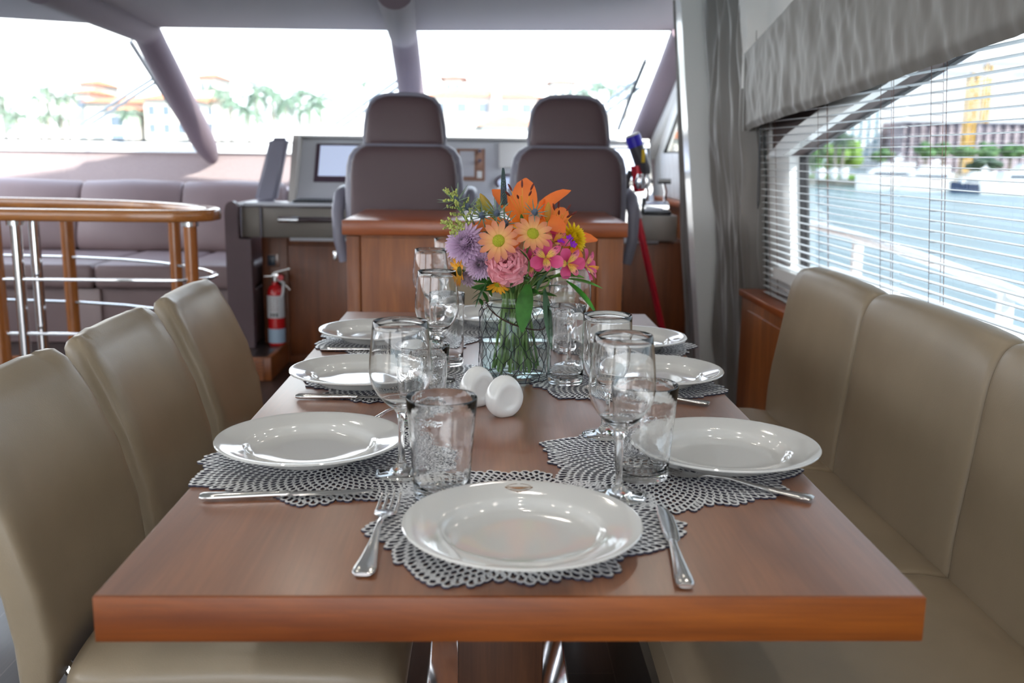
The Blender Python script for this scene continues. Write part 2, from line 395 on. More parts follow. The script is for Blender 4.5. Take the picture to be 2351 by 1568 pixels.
for a, b in zip([(2.66, 1.185)] + top, top): wallx(ws_, [a, (a[0], 2.06), (b[0], 2.06), b], off=o_)
struct('wall_right_header', ws_, mat('brown_soffit', (.09, .06, .055), .6), label='dark brown header above the side window')
tb = MB(); bw = .055
wallx(tb, [(2.655, 1.176), (2.40, 1.256), (1.9, 1.355), (1.9, 1.30), (2.46, 1.183)], t=.03, off=o_ - .03)
for a, b in zip(top[1:-1], top[2:]): wallx(tb, [a, (a[0], a[1] + bw), (b[0], b[1] + bw), b], t=.03, off=o_ - .03)
struct('trim_1', tb, M_white, label='white curved trim over the side window')
wsill = MB(); wallx(wsill, [(2.46, .76), (2.46, .80), (-2.2, .80), (-2.2, .76)], t=.22, off=-.015)
struct('trim_2', wsill, M_white, label='white sill under the side window')
gk = MB()
def gstrip(pa, pb, w=.016):
    pa, pb = Vector((0, *pa)), Vector((0, *pb)); d = (pb - pa).normalized(); nn = Vector((0, -d.z, d.y)) * w
    wallx(gk, [(p.y, p.z) for p in (pa, pb, pb + nn, pa + nn)], t=.03, off=o_ + .035)
for a, b in zip(top, top[1:]): gstrip(b, (a[0], a[1]), .035)
gstrip((2.46, 1.185), (2.46, .80), -.012)
win = struct('window_1', gk, M_dark, label='black gasket of the large arched side window')
gp = MB(); wallx(gp, [(2.47, .79)] + [(a[0], a[1] + .01) for a in top] + [(-2.2, .79)], t=.006, off=o_ + .045)
struct('window_pane', gp, M_tint, win)
# exterior skin below window & side deck (seen through the glass)
sdk = MB().box((1.15, -4, .30), (2.0, 8, .36))
struct('floor_side_deck', sdk, M_white, label='white side deck outside the window')

# forward right: white post, jamb, side panel, helm window
pm = MB(); yb = 3.42
Lp = [(0, 4), (850, 60)]
a, b, c, d = at(1563, 0, Y=yb), at(1633, 0, Y=yb), at(1650, 900, Y=yb), at(1612, 900, Y=yb)
for q in (a, b, c, d): pass
def slantbox(mb, a, b, c, d, t, top=2.06, bot=0.0):
    # edges a->d (left) and b->c (right), prolonged to ceiling and floor, thickness t in y
    ext = lambda p, q, z: p + (q - p) * ((z - p.z) / (q.z - p.z))
    A, B, C_, D = ext(a, d, top), ext(b, c, top), ext(b, c, bot), ext(a, d, bot)
    vs = [A, B, C_, D] + [v + Vector((0, t, 0)) for v in (A, B, C_, D)]
    mb.add(vs, [(0, 1, 2, 3), (7, 6, 5, 4), (0, 4, 5, 1), (1, 5, 6, 2), (2, 6, 7, 3), (3, 7, 4, 0)])
slantbox(pm, a, b, c, d, .12)
struct('trim_3', pm, M_white, label='white upright post beside the helm')
jm = MB(); slantbox(jm, at(1634, 0, Y=3.46), at(1650, 0, Y=3.46), at(1662, 500, Y=3.46), at(1652, 500, Y=3.46), .05)
struct('trim_4', jm, M_cream, label='narrow cream jamb beside the white post')
# side wall forward of the post: lower wood with louvres, curtain, window
XS = 1.16
fw = MB()
fw.box((XS, 3.5, 0), (XS + .05, 6.3, .885))
sidewood = struct('wall_right_forward', fw, M_cab, label='walnut panelling along the starboard helm side')
tp = MB().box((XS - .06, 3.55, .885), (XS + .05, 5.75, .915), .006)
struct('trim_5', tp, M_cabtop, label='walnut ledge over the louvred panel')
lv = MB()
for k in range(17):
    z = .30 + k * .032
    lv.box((XS - .02, 3.62, z), (XS + .012, 4.9, z + .008), M=Matrix.Translation((0, 0, 0)))
tag(emit_obj(lv, 'louvre_panel', M_cab), 'walnut louvred vent panel low on the starboard side wall', 'vent panel')
# helm side window: cream frame and gap
hf = MB()
zt = 1.90
hf.box((XS, 3.5, .885), (XS + .03, 6.3, 1.20))
ffr = MB()
# slanted opening: lower edge from (5.75,1.235) up; front raked edge
pl = [(5.62, 1.235), (5.02, 1.235), (3.5, 1.235), (3.5, 1.85), (4.45, 1.85)]
def fx(mb, poly, x0, t):
    n = len(poly); mb.add([(x0, y, z) for y, z in poly] + [(x0 + t, y, z) for y, z in poly], [tuple(range(n - 1, -1, -1)), tuple(range(n, 2 * n))] + [(i, (i + 1) % n, n + (i + 1) % n, n + i) for i in range(n)])
fx(hf, [(6.3, 1.20), (6.3, 1.30), (5.2, 1.95), (4.45, 1.95), (5.62, 1.20)], XS, .03)
fx(hf, [(4.5, 1.86), (4.5, 1.95), (3.5, 1.95), (3.5, 1.86)], XS, .03)
struct('wall_right_upper', hf, M_cream, label='cream frame around the small helm side window')
w2 = MB(); fx(w2, [(5.62, 1.20), (5.60, 1.20), (4.44, 1.87), (4.46, 1.87)], XS - .01, .02); w2.box((XS - .01, 3.5, 1.20), (XS + .01, 5.62, 1.212))
win2 = struct('window_2', w2, M_dark, label='black edge of the helm side window')
g2 = MB(); fx(g2, [(5.62, 1.2), (3.5, 1.2), (3.5, 1.87), (4.46, 1.87)], XS + .012, .005); struct('window_pane', g2, M_pane, win2)

# ------------------------------------------------------------------ windshield
def wsz(y): return 1.24 + (6.2 - y) * (.66 / 1.05)
sillp = [(-3.6, 6.02), (-3.0, 6.15), (-2.0, 6.22), (-.5, 6.25), (1.0, 6.12), (1.25, 6.0)]
sl = MB()
for (x0, y0), (x1, y1) in zip(sillp, sillp[1:]):
    sl.add([(x0, y0 - .06, 1.165), (x1, y1 - .06, 1.165), (x1, y1 - .02, 1.235), (x0, y0 - .02, 1.235), (x0, y0 + .12, 1.165), (x1, y1 + .12, 1.165), (x1, y1 + .12, 1.235), (x0, y0 + .12, 1.235)],
           [(0, 1, 2, 3), (3, 2, 6, 7), (7, 6, 5, 4), (4, 5, 1, 0), (0, 3, 7, 4), (1, 5, 6, 2)])
struct('trim_6', sl, M_cream, label='cream sill under the windshield')
dw = MB()
for (x0, y0), (x1, y1) in zip(sillp, sillp[1:]):
    dw.add([(x0, y0 - .05, .93), (x1, y1 - .05, .93), (x1, y1 - .04, 1.17), (x0, y0 - .04, 1.17), (x0, y0 + .05, .93), (x1, y1 + .05, .93), (x1, y1 + .05, 1.17), (x0, y0 + .05, 1.17)],
           [(0, 1, 2, 3), (3, 2, 6, 7), (7, 6, 5, 4), (4, 5, 1, 0), (0, 3, 7, 4), (1, 5, 6, 2)])
dw.box((-3.6, 5.42, .90), (-1.2, 6.25, .935))
dw.box((-3.6, 6.3, 0), (1.3, 6.36, 1.165))
struct('wall_front', dw, M_dashfab, label='woven taupe fabric wall under the windshield')
# mullions (round padded tubes from sill up and along the headliner)
def mull(name, bx, tx, r0, label, y_end=3.55, lowz=1.13):
    m = MB(); pts = []; n0 = 10
    P0 = Vector((bx, 6.19, lowz)); P1 = Vector((tx, 5.17, 1.875)); P2 = Vector((tx + (tx - bx) * .2 + .10, y_end, 1.885))
    for i in range(n0): pts.append(P0.lerp(P1, i / n0))
    pts.append(P1 + Vector((0, .02, -.004))); pts.append(P1 + Vector((0, -.10, .012))); pts.append(P2)
    rr = [r0 * .55, r0 * .9] + [r0] * (len(pts) - 2)
    pts[0] = P0.lerp(P1, -.005)
    m.tube(pts, rr, 20); struct(name, m, M_ceil, label=label)
mull('trim_7', -1.99, -2.07, .085, 'padded plum mullion leaning at the left of the windshield')
mull('trim_8', -.50, -.53, .085, 'padded plum mullion in the middle of the windshield')
ap = MB(); q0, q1 = Vector((1.03, 6.1, 1.20)), Vector((1.13, 4.95, 1.89))
ap.sweep([q0, q0.lerp(q1, .5), q1], .075, .05, 3)
struct('trim_9', ap, M_ceil, label='padded plum pillar at the starboard end of the windshield')
ap2 = MB(); ap2.sweep([q0 + Vector((.1, -.05, 0)), q0.lerp(q1, .5) + Vector((.1, -.05, 0)), q1 + Vector((.08, -.05, 0))], .04, .06, 3)
struct('trim_10', ap2, M_cream, label='cream strip beside the starboard pillar')
def wspane(name, bl, br, tl, tr, label):
    # dark gasket frame and glass pane between four corners
    c = [Vector(p) for p in (bl, br, tr, tl)]; m = MB()
    for p, q in zip(c, c[1:] + c[:1]): m.tube([p, q], .008, 6)
    w = struct(name, m, M_dark, label=label)
    nn = (c[1] - c[0]).cross(c[3] - c[0]).normalized() * .006
    g = MB(); g.add([p for p in c] + [p + nn for p in c], [(0, 1, 2, 3), (7, 6, 5, 4), (0, 4, 5, 1), (1, 5, 6, 2), (2, 6, 7, 3), (3, 7, 4, 0)])
    struct('window_pane', g, M_pane, w)
wspane('window_3', (-3.55, 6.08, 1.245), (-2.0, 6.27, 1.245), (-3.3, 4.7, 1.93), (-2.07, 5.2, 1.91), 'black gasket of the left windshield pane')
wspane('window_4', (-1.99, 6.27, 1.245), (-.50, 6.3, 1.245), (-2.06, 5.2, 1.91), (-.53, 5.17, 1.91), 'black gasket of the middle windshield pane')
wspane('window_5', (-.49, 6.3, 1.245), (1.0, 6.14, 1.245), (-.52, 5.17, 1.91), (1.06, 4.97, 1.91), 'black gasket of the windshield pane in front of the helm')

# ================================================================== DINING TABLE
TZ = .742
TX0, TX1, TY0, TY1 = -.411, .426, -.056, 1.732
t = thing('dining_table', 'long walnut dining table laid for a meal', 'table', (0, .84, 0))
tt = MB().box((TX0, TY0, .6945), (TX1, TY1, TZ), .0025)
part(t, 'tabletop', tt, M_table)
# darker grain runs across the front edge as a separate lipping
lp = MB().box((TX0, TY0 - .003, .6935), (TX1, TY0 + .012, TZ - .0003), .0015)
part(t, 'edge_lipping', lp, M_edge, 'orange walnut lipping along the near end')
part(t, 'pedestal', MB().box((-.066, .55, .02), (.078, 1.12, .6945), .003), M_ped)
part(t, 'base_plate', MB().box((-.15, .42, .0), (.17, 1.25, .022), .006), M_chrome)

# ------------------------------------------------------------------ placemats
def placemat_mesh(seed):
    rnd = random.Random(seed); m = MB(); N = 1250; R = .198; ga = PI * (3 - math.sqrt(5)); n = 10
    ph = [rnd.uniform(0, 6.28) for _ in range(6)]
    for i in range(18, N):
        r = R * math.sqrt(i / N); th = i * ga
        lim = R * (.885 + .05 * math.sin(3 * th + ph[0]) + .045 * math.sin(7 * th + ph[1]) + .03 * math.sin(13 * th + ph[2]))
        if r > lim: continue
        edge = r > lim - .014
        a = .0083 * (1.4 if edge else 1) * rnd.uniform(.9, 1.1); b = .0047 * (1.32 if edge else 1) * rnd.uniform(.9, 1.08)
        er = Vector((math.cos(th + rnd.uniform(-.1, .1)), math.sin(th), 0)).normalized(); et = Vector((-er.y, er.x, 0)); c = Vector((math.cos(th), math.sin(th), 0)) * r
        inn = .64 if not edge else .62; zt = .0026 + rnd.uniform(-.0002, .0002)
        ring = []
        for k in range(n):
            t_ = 2 * PI * k / n; tear = 1 + .22 * math.cos(t_)
            ring.append((math.cos(t_) * a, math.sin(t_) * b * tear))
        O = [c + er * x + et * y for x, y in ring]; I = [c + er * x * inn + et * y * inn for x, y in ring]
        vs = [(p.x, p.y, zt) for p in O] + [(p.x, p.y, zt) for p in I] + [(p.x, p.y, 0) for p in O] + [(p.x, p.y, 0) for p in I]
        f1 = [(k, (k + 1) % n, n + (k + 1) % n, n + k) for k in range(n)]
        f2 = [(2 * n + k, 2 * n + (k + 1) % n, (k + 1) % n, k) for k in range(n)] + [(n + k, n + (k + 1) % n, 3 * n + (k + 1) % n, 3 * n + k) for k in range(n)]
        o = m.add(vs, f1, 0); m.f += [tuple(q + o for q in f) for f in f2]; m.m += [1] * len(f2)
    m.lathe([(0, .0004), (.03, .0004), (.03, .0026), (0, .0026)], 24)
    return m
SETT = [  # x, y, words
    (.020, .078, 'at the near end of the table'),
    (-.277, .409, 'nearest of the three on the chair side'),
    (-.262, .872, 'middle of the three on the chair side'),
    (-.280, 1.313, 'farthest of the three on the chair side'),
    (.01, 1.56, 'at the far end beyond the vase'),
    (.325, .389, 'nearest of the three on the bench side'),
    (.305, .888, 'middle of the three on the bench side'),
    (.305, 1.243, 'farthest of the three on the bench side')]
def raw(mb, name, mats, ang=40):
    o = emit_obj(mb, name, mats, None, None, True, ang); return o
pmx = raw(placemat_mesh(3), 'placemat', [M_matt, M_mats])
mats_off = [(.018, .146), (-.238, .378), (-.19, .895), (-.24, 1.31), (.02, 1.50), (.243, .372), (.25, .90), (.285, 1.265)]
for k, ((x, y), s_) in enumerate(zip(mats_off, SETT)):
    o = pmx if k == 0 else pmx.copy()
    if k: COL.objects.link(o)
    o.location = (x, y, TZ + .0002 + (.0003 if k in (0,) else 0)); o.rotation_euler = (0, 0, k * 1.31)
    tag(o, 'silver openwork petal placemat ' + s_[2], 'placemat', 'openwork placemats')

# ------------------------------------------------------------------ plates
def plate_mesh():
    p = [(0, .0056), (.05, .0054), (.080, .0060), (.086, .0082), (.0905, .0130), (.0935, .0165), (.098, .0183), (.110, .0212), (.125, .0247), (.1325, .0262), (.1352, .0262), (.1365, .0248), (.1360, .0232), (.133, .0218), (.120, .0188), (.100, .0150), (.092, .0110), (.086, .0040), (.081, 0), (.077, .0008), (.074, .0028), (0, .0028)]
    return MB().lathe(p, 96)
plate0 = None
for k, s_ in enumerate(SETT):
    if k == 0:
        plate0 = raw(plate_mesh(), 'dinner_plate', [M_china]); plate0.data.name = 'dinner_plate'; o = plate0
    else:
        o = plate0.copy(); COL.objects.link(o)
    o.location = (s_[0], s_[1], TZ + .0032)
    tag(o, ('white china plate with small gold and brown crest, ' if k == 0 else 'plain white china plate, ') + s_[2], 'plate', 'white dinner plates')
# crest on the near plate's far rim
em = MB(); cz = .0195
def ez(y): return .0183 + (y - .098) * (.0079 / .0345) + .0005
def arc(pts, w):
    em.grid(lambda u, v: (lambda p, q: Vector((p[0] + q[0] * (v - .5) * w, p[1] + q[1] * (v - .5) * w, ez(p[1] + q[1] * (v - .5) * w))))(pts(u), nrm(pts, u)), 24, 1)
def nrm(pts, u):
    a_, b_ = pts(max(u - .02, 0)), pts(min(u + .02, 1)); d = Vector((b_[0] - a_[0], b_[1] - a_[1])).normalized(); return (-d.y, d.x)
cy0 = .1165
arc(lambda u: (-.0155 + .0135 * u * 1.0, cy0 + .0035 + .0052 * math.sin(u * PI / 2)), .0011)
arc(lambda u: (.0155 - .0135 * u, cy0 + .0035 + .0052 * math.sin(u * PI / 2)), .0011)
arc(lambda u: (-.017 + .034 * u, cy0 - .0085 * math.sin(u * PI)), .0014)
arc(lambda u: (-.0225 + .045 * u, cy0 + .001), .0022)
arc(lambda u: (-.003 + .0015 * u, cy0 - .0085 - .0018 * u), .0012); arc(lambda u: (.003 - .0015 * u, cy0 - .0085 - .0018 * u), .0012)
M_crest = mat('crest_brown_gold', (.20, .12, .07), .25, metal=.6)
eo = emit_obj(em, 'crest', M_crest, plate0, None, False); eo['label'] = 'gold and brown spindle shaped crest on the rim'
eg = MB(); eg.grid(lambda u, v: Vector(((u - .5) * .024, cy0 - .003 + (v - .5) * .0045 * math.sin(u * PI), ez(cy0) + .0002)), 12, 3)
e2 = emit_obj(eg, 'crest_field', mat('crest_gold', (.75, .55, .3), .2, metal=.8), plate0, None, False); e2['label'] = 'gold field in the middle of the crest'

# ------------------------------------------------------------------ glasses
def wine_prof(h=.212, rb=.0425, rr=.0365, zb=.095, base=.0365):
    o_, i_ = [], []
    o_ += [(0, 0), (base * .97, 0), (base, .0012), (base * .97, .0022), (base * .6, .0045), (.010, .009), (.0055, .018), (.0042, .035), (.0042, zb - .022), (.0058, zb - .010), (.010, zb - .003)]
    K = 12
    for k in range(1, K + 1):
        u = k / K; z = zb - .003 + (h - zb + .003) * u
        if u < .42: r = .010 + (rb - .010) * math.sin(u / .42 * PI / 2) ** .8
        else: r = rb + (rr - rb) * ((u - .42) / .58) ** 1.6
        o_.append((r, z))
    inner = [(max(r - .0013, 0), z) for r, z in o_[11:]][::-1]; inner[0] = (rr - .0011, h)
    return o_ + [(rr - .0004, h + .0006)] + inner + [(.006, zb + .003), (0, zb + .002)]
def tumb_prof(h=.13, rb=.036, rr=.0455, th=.0017, bt=.010):
    K = 6; o_ = [(0, .0005), (rb * .8, 0), (rb * .96, .0008), (rb, .004)]
    for k in range(1, K + 1): u = k / K; o_.append((rb + (rr - rb) * u ** 1.1, .004 + (h - .004) * u))
    i_ = [(r - th, z) for r, z in o_[4:]][::-1]; i_[0] = (rr - th * .85, h)
    return o_ + [(rr - th * .4, h + .0012)] + i_ + [(rb - th, bt + .006), (rb * .7, bt), (0, bt - .001)]
wine = raw(MB().lathe(wine_prof(), 64), 'wine_glass', [M_glass], 60)
wine_small = raw(MB().lathe(wine_prof(.192, .0385, .0375, .078, .035), 64), 'wine_glass', [M_glass], 60)
tumbler = raw(MB().lathe(tumb_prof(), 64), 'tumbler', [M_glassr], 60)
high = raw(MB().lathe(tumb_prof(.150, .0345, .0375, .0014, .012), 64), 'tumbler', [M_glass], 60)
used = set()
def put(proto, x, y, label, cat, group):
    if proto.name in used: o = proto.copy(); COL.objects.link(o)
    else: o = proto; used.add(proto.name)
    mat_ = any(math.hypot(x - a_, y - b_) < .165 for a_, b_ in mats_off)
    o.location = (x, y, TZ + (.0035 if mat_ else .0003)); tag(o, label, cat, group); return o
GW, GT = 'stemmed wine glasses', 'clear water tumblers'
put(wine, -.137, .316, 'large stemmed wine glass with its foot on the nearest chair side placemat', 'wine glass', GW)
put(tumbler, -.078, .229, 'clear tumbler standing just behind the near end plate, in front of the salt shakers', 'tumbler', GT)
put(wine, .150, .227, 'stemmed wine glass with its foot tucked against the rim of the near end plate', 'wine glass', GW)
put(tumbler, .192, .305, 'clear tumbler overlapping the left rim of the nearest bench side plate', 'tumbler', GT)
put(wine_small, .165, .509, 'shorter stemmed glass with thick grey rim, behind the front wine glass on the bench side', 'wine glass', GW)
put(high, .131, .868, 'tall straight tumbler standing right against the bench side of the vase', 'tumbler', GT)
put(wine, .152, 1.02, 'stemmed wine glass behind the leaves on the bench side of the vase', 'wine glass', GW)
put(high, .155, 1.20, 'straight tumbler farthest back on the bench side, seen through other glasses', 'tumbler', GT)
put(wine, -.117, .887, 'stemmed wine glass in the middle of the row on the chair side', 'wine glass', GW)
put(wine, -.154, 1.327, 'stemmed wine glass behind the middle one on the chair side, against the walnut cabinet', 'wine glass', GW)
put(wine, -.126, 1.66, 'farthest stemmed wine glass, its rim half hidden by the lavender flowers', 'wine glass', GW)
put(high, -.104, 1.028, 'tall straight tumbler between the middle wine glass and the vase', 'tumbler', GT)
put(tumbler, -.127, .591, 'clear tumbler seen through the largest wine glass on the chair side', 'tumbler', GT)
put(tumbler, -.165, 1.62, 'farthest tumbler, seen through the wine glasses on the chair side', 'tumbler', GT)

# ------------------------------------------------------------------ salt and pepper
def shaker(x, y, rz, label):
    t = thing('salt_shaker', label, 'shaker', (x, y, TZ), rz, 'white egg shaped shakers')
    m = MB(); R = .0365; n = 48; rings = []
    # disc axis = local y ; egg outline slightly taller, dimple in both faces
    prof = [(0, -.0150), (.008, -.0152), (.0140, -.0160), (.0175, -.0172), (.0205, -.0180), (.0245, -.0178), (.0300, -.0152), (.0340, -.0100), (.0357, -.0050), (.0363, 0), (.0357, .0050), (.0340, .0100), (.0300, .0152), (.0245, .0178), (.0205, .0180), (.0175, .0172), (.0140, .0160), (.008, .0152), (0, .0150)]
    Mx = Matrix.Rotation(-PI / 2, 4, 'X')
    m.lathe(prof, n, M=Mx)
    vs = []
    for p in m.v:
        z = p[2]; w = 1 - .10 * max(0, z / R); z2 = z * 1.06 if z > 0 else z
        vs.append((p[0] * w * .94, p[1] * (1 - .12 * max(0, z / R)), max(z2, -.0330) + .0330))
    m.v = vs
    emit_obj(m, 'body', M_shaker, t, None, False, 60)
    h = MB()
    for k in range(5): a_ = k * 2 * PI / 5; h.cyl((.003 * math.cos(a_), .003 * math.sin(a_), .0712), (.003 * math.cos(a_), .003 * math.sin(a_), .0722), .0005, n=6)
    emit_obj(h, 'shaker_holes', M_black, t, None, False)
shaker(.009, .631, math.radians(28), 'white egg shaped porcelain shaker with dimpled side, nearer of the pair')
shaker(-.037, .700, math.radians(38), 'white egg shaped porcelain shaker with dimpled side, half hidden behind its twin')

# ------------------------------------------------------------------ cutlery
def fork():
    t = thing('fork', '', 'fork'); m = MB()
    st = [(0, .0075, .0016, .0035), (.004, .0105, .0024, .0040), (.015, .0108, .0021, .0040), (.04, .0078, .0017, .0045), (.07, .0048, .0017, .0065), (.10, .0032, .0019, .0095), (.125, .0034, .0018, .0085), (.138, .0070, .0012, .0055), (.148, .0115, .0009, .0038), (.160, .0125, .0008, .0036)]
    m.loft([sering((0, y, z), (1, 0, 0), (0, 0, 1), a_, b_, 2.2, 16) for y, a_, b_, z in st]); emit_obj(m, 'handle', M_steel, t, None, False, 50)
    m = MB()
    for k in range(4):
        x = (k - 1.5) * .0066
        m.loft([sering((x * (1 + .02 * i), y, z), (1, 0, 0), (0, 0, 1), a_, .0008, 2.5, 8) for i, (y, z, a_) in enumerate([(.157, .0036, .0022), (.175, .0042, .0018), (.195, .0062, .0016), (.204, .0078, .0009)])])
    emit_obj(m, 'tines', M_steel, t, None, False, 50); return t
def knife():
    t = thing('knife', '', 'knife'); m = MB()
    st = [(0, .0070, .0030), (.004, .0098, .0042), (.02, .0098, .0040), (.06, .0070, .0036), (.095, .0050, .0034), (.108, .0055, .0034), (.112, .0042, .0030)]
    m.loft([sering((0, y, .0045), (1, 0, 0), (0, 0, 1), a_, b_, 2.4, 16) for y, a_, b_ in st]); emit_obj(m, 'handle', M_steel, t, None, False, 50)
    m = MB(); st = [(.110, .0045, 0), (.118, .0085, .001), (.15, .0098, .0015), (.19, .0095, .0012), (.210, .0070, -.001), (.222, .0020, -.005)]
    m.loft([sering((o_, y, .0045), (1, 0, 0), (0, 0, 1), a_, .0009, 2.2, 12) for y, a_, o_ in st]); emit_obj(m, 'blade', M_steel, t, None, False, 50); return t
fk, kn = fork(), knife(); fk.scale = (1.12, 1.12, 1.12)
def lay(proto, p0, p1, label, group, lift=.0040, roll=0):
    # from the handle's end p0 towards the tip p1
    d = Vector((p1[0] - p0[0], p1[1] - p0[1])); rz = math.atan2(d.y, d.x) - PI / 2
    tilt = .018
    E_ = (tilt, roll, rz)
    if proto.name in used: o = dup(proto, (p0[0], p0[1], TZ + .0010), 0, label, group, E_)
    else:
        used.add(proto.name); o = proto; o.location = (p0[0], p0[1], TZ + .0010); o.rotation_euler = E_; tag(o, label, None, group)
    return o
GF, GK = 'table forks', 'table knives'
FK = [((-.149, -.016), (-.141, .20), 'steel fork lying left of the near end plate, tines pointing away'),
      ((.401, .216), (.234, .312), 'steel fork lying on the placemat of the nearest bench side setting'),
      ((.376, .707), (.20, .78), 'steel fork handle in front of the middle bench side plate'),
      ((.412, 1.085), (.24, 1.15), 'steel fork handle in front of the farthest bench side plate'),
      ((-.238, .508), (-.145, .688), 'steel fork with only its tines showing past the nearest chair side plate')]
KN = [((.183, -.044), (.197, .177), 'steel knife lying right of the near end plate on the placemat edge'),
      ((-.383, .217), (-.16, .228), 'steel knife lying in front of the nearest chair side placemat'),
      ((-.362, .741), (-.15, .722), 'steel knife lying in front of the middle chair side plate'),
      ((-.389, 1.174), (-.18, 1.155), 'steel knife lying in front of the farthest chair side plate'),
      ((.405, .552), (.20, .585), 'steel knife behind the nearest bench side plate, only its handle tip showing')]
for a_, b_, l in FK: lay(fk, a_, b_, l, GF)
for a_, b_, l in KN: lay(kn, a_, b_, l, GK, roll=0)

# ================================================================== VASE
VX, VY = .034, .925
v = thing('vase', 'wide clear glass jar vase wrapped in dark chicken wire, holding the bouquet', 'vase', (VX, VY, TZ))
jp = [(0, .0004), (.055, .0), (.064, .003), (.067, .010), (.0675, .06), (.0675, .128), (.0655, .140), (.058, .1475), (.0525, .151), (.0515, .157), (.0530, .164), (.0515, .167), (.0490, .165), (.0482, .157), (.0492, .150), (.0550, .1445), (.0620, .137), (.0640, .127), (.0640, .06), (.0632, .014), (.058, .009), (0, .008)]
emit_obj(MB().lathe(jp, 72), 'jar', M_jar, v, None, False, 60)
emit_obj(MB().lathe([(0, .0083), (.0575, .0093), (.0634, .0143), (.0642, .03), (.0642, .0755), (.062, .0750), (0, .0750)], 72), 'water', M_water_in, v, None, False, 60)['label'] = 'clear water filling the lower half'
cw = MB(); ncol = 15; rowh = .0255; R = .0700
def cyp(a_, z):
    r = R if z < .135 else R - (z - .135) * .75
    return Vector((r * math.cos(a_), r * math.sin(a_), z))
da = 2 * PI / ncol; rr_ = random.Random(4)
jit = {}
def node(i, j, up):
    key = (i % ncol, j, up)
    if key not in jit: jit[key] = (rr_.uniform(-.03, .03), rr_.uniform(-.0012, .0012))
    off = .5 * (j % 2)
    a_ = (i + off) * da + jit[key][0]; z = .004 + j * rowh + (.0095 if up else 0) + jit[key][1]
    return cyp(a_, max(.001, min(z, .150)))
for j in range(6):
    for i in range(ncol):
        lo, hi = node(i, j, False), node(i, j, True)
        cw.tube([lo, hi], .00105, 5)
        if j < 5:
            n2a = node(i, j + 1, False) if j % 2 == 0 else node(i + 1, j + 1, False)
            n2b = node(i - 1, j + 1, False) if j % 2 == 0 else node(i, j + 1, False)
            for q in (n2a, n2b):
                mid = (hi + q) / 2; mid = Vector((mid.x, mid.y, 0)).normalized() * (R + .0004) + Vector((0, 0, mid.z))
                cw.tube([hi, mid, q], .00065, 5)
cw.tube([cyp(k * PI / 24, .148) for k in range(48)], .0010, 6, closed=True)
cw.tube([Vector((.0705 * math.cos(k * PI / 24), .0705 * math.sin(k * PI / 24), .0035)) for k in range(48)], .0010, 6, closed=True)
emit_obj(cw, 'chicken_wire', M_wire, v, None, False)
hw = MB(); hp = []
for k in range(25):
    u = k / 24; a_ = math.radians(205 + u * 145)
    hp.append(Vector((math.cos(a_) * (.060 + .014 * math.sin(u * PI) ** .6), math.sin(a_) * (.060 + .016 * math.sin(u * PI) ** .5), .158 - .052 * math.sin(min(1, u * 1.25) * PI / 2) + .012 * max(0, u - .8) * 5)))
hw.tube(hp, .0013, 8)
for sx_, a0 in ((-1, 205), (1, 350)):
    ang0 = math.radians(a0); c = Vector((math.cos(ang0) * .066, math.sin(ang0) * .066, .150))
    hw.tube([c + Vector((.006 * math.cos(q * PI / 6), 0, .009 * math.sin(q * PI / 6))) for q in range(12)], .0008, 6, closed=True)
emit_obj(hw, 'bail_handle', mat('rusty_wire', (.07, .035, .03), .5, metal=.6), v, None, False)

# ------------------------------------------------------------------ flowers
def orient(nv, spin=0):
    nv = Vector(nv).normalized(); q = nv.to_track_quat('Z', 'Y'); return q.to_matrix().to_4x4() @ Matrix.Rotation(spin, 4, 'Z')
def petal(mb, M, ang, L, Wd, elev, curl=0, cup=.2, tip=1.0, r0=.002, nu=7, nv=4, base=.25, mi=0, frill=0, fr=9, across=False, twist=0):
    """one petal: starts r0 from the axis, leaves at elevation elev, bends by curl along its length"""
    A = Matrix.Rotation(ang, 4, 'Z')
    path = []; p = Vector((r0, 0, 0)); e = elev
    for i in range(nu + 1): path.append((p.copy(), e)); p = p + Vector((math.cos(e), 0, math.sin(e))) * (L / nu); e += curl / nu
    def P(u, w):
        i = min(int(round(u * nu)), nu); c, e_ = path[i]
        wd = Wd * (base + (1 - base) * math.sin(min(1, u * 1.25) * PI / 2)) * (max(0, 1 - u ** (2.2 * tip)) ** .5 if u < 1 else 0)
        if u == 1: wd = Wd * .06
        y = (w - .5) * wd; nrm_ = Vector((-math.sin(e_), 0, math.cos(e_)))
        q = c + Vector((0, y, 0)) + nrm_ * (cup * (w - .5) ** 2 * 4 * wd * .5)
        if frill: q += nrm_ * frill * u * u * math.sin(w * fr + ang * 7 + u * 3) + Vector((1, 0, 0)) * frill * .5 * u * math.sin(w * fr * 2.3 + ang * 3)
        return M @ (A @ q)
    mb.grid(P, nu, nv, mi, across=across)
def stemline(P, foot, M, r=.0022, mb=None, neck=None):
    """from the flower head down through the neck of the jar into the water"""
    mb = mb or MB(); P = Vector(P); nk = neck or Vector((VX + (P.x - VX) * .22, VY + (P.y - VY) * .22, TZ + .160))
    hor = Vector((nk.x - VX, nk.y - VY)); 
    if hor.length > .040: hor = hor.normalized() * .040; nk.x, nk.y = VX + hor.x, VY + hor.y
    pts = []
    back = (M.to_3x3() @ Vector((0, 0, -1))) if M else Vector((0, 0, -1))
    c1 = P + back * min(.05, (P - nk).length * .4); ft = Vector(foot)
    for k in range(9):
        u = k / 8; pts.append(P * (1 - u) ** 3 + c1 * 3 * u * (1 - u) ** 2 + (nk + Vector((0, 0, .03))) * 3 * u * u * (1 - u) + nk * u ** 3)
    for k in range(1, 6): pts.append(nk.lerp(ft, k / 5))
    mb.tube(pts, r, 8); return mb
rf = random.Random(12); foots = []
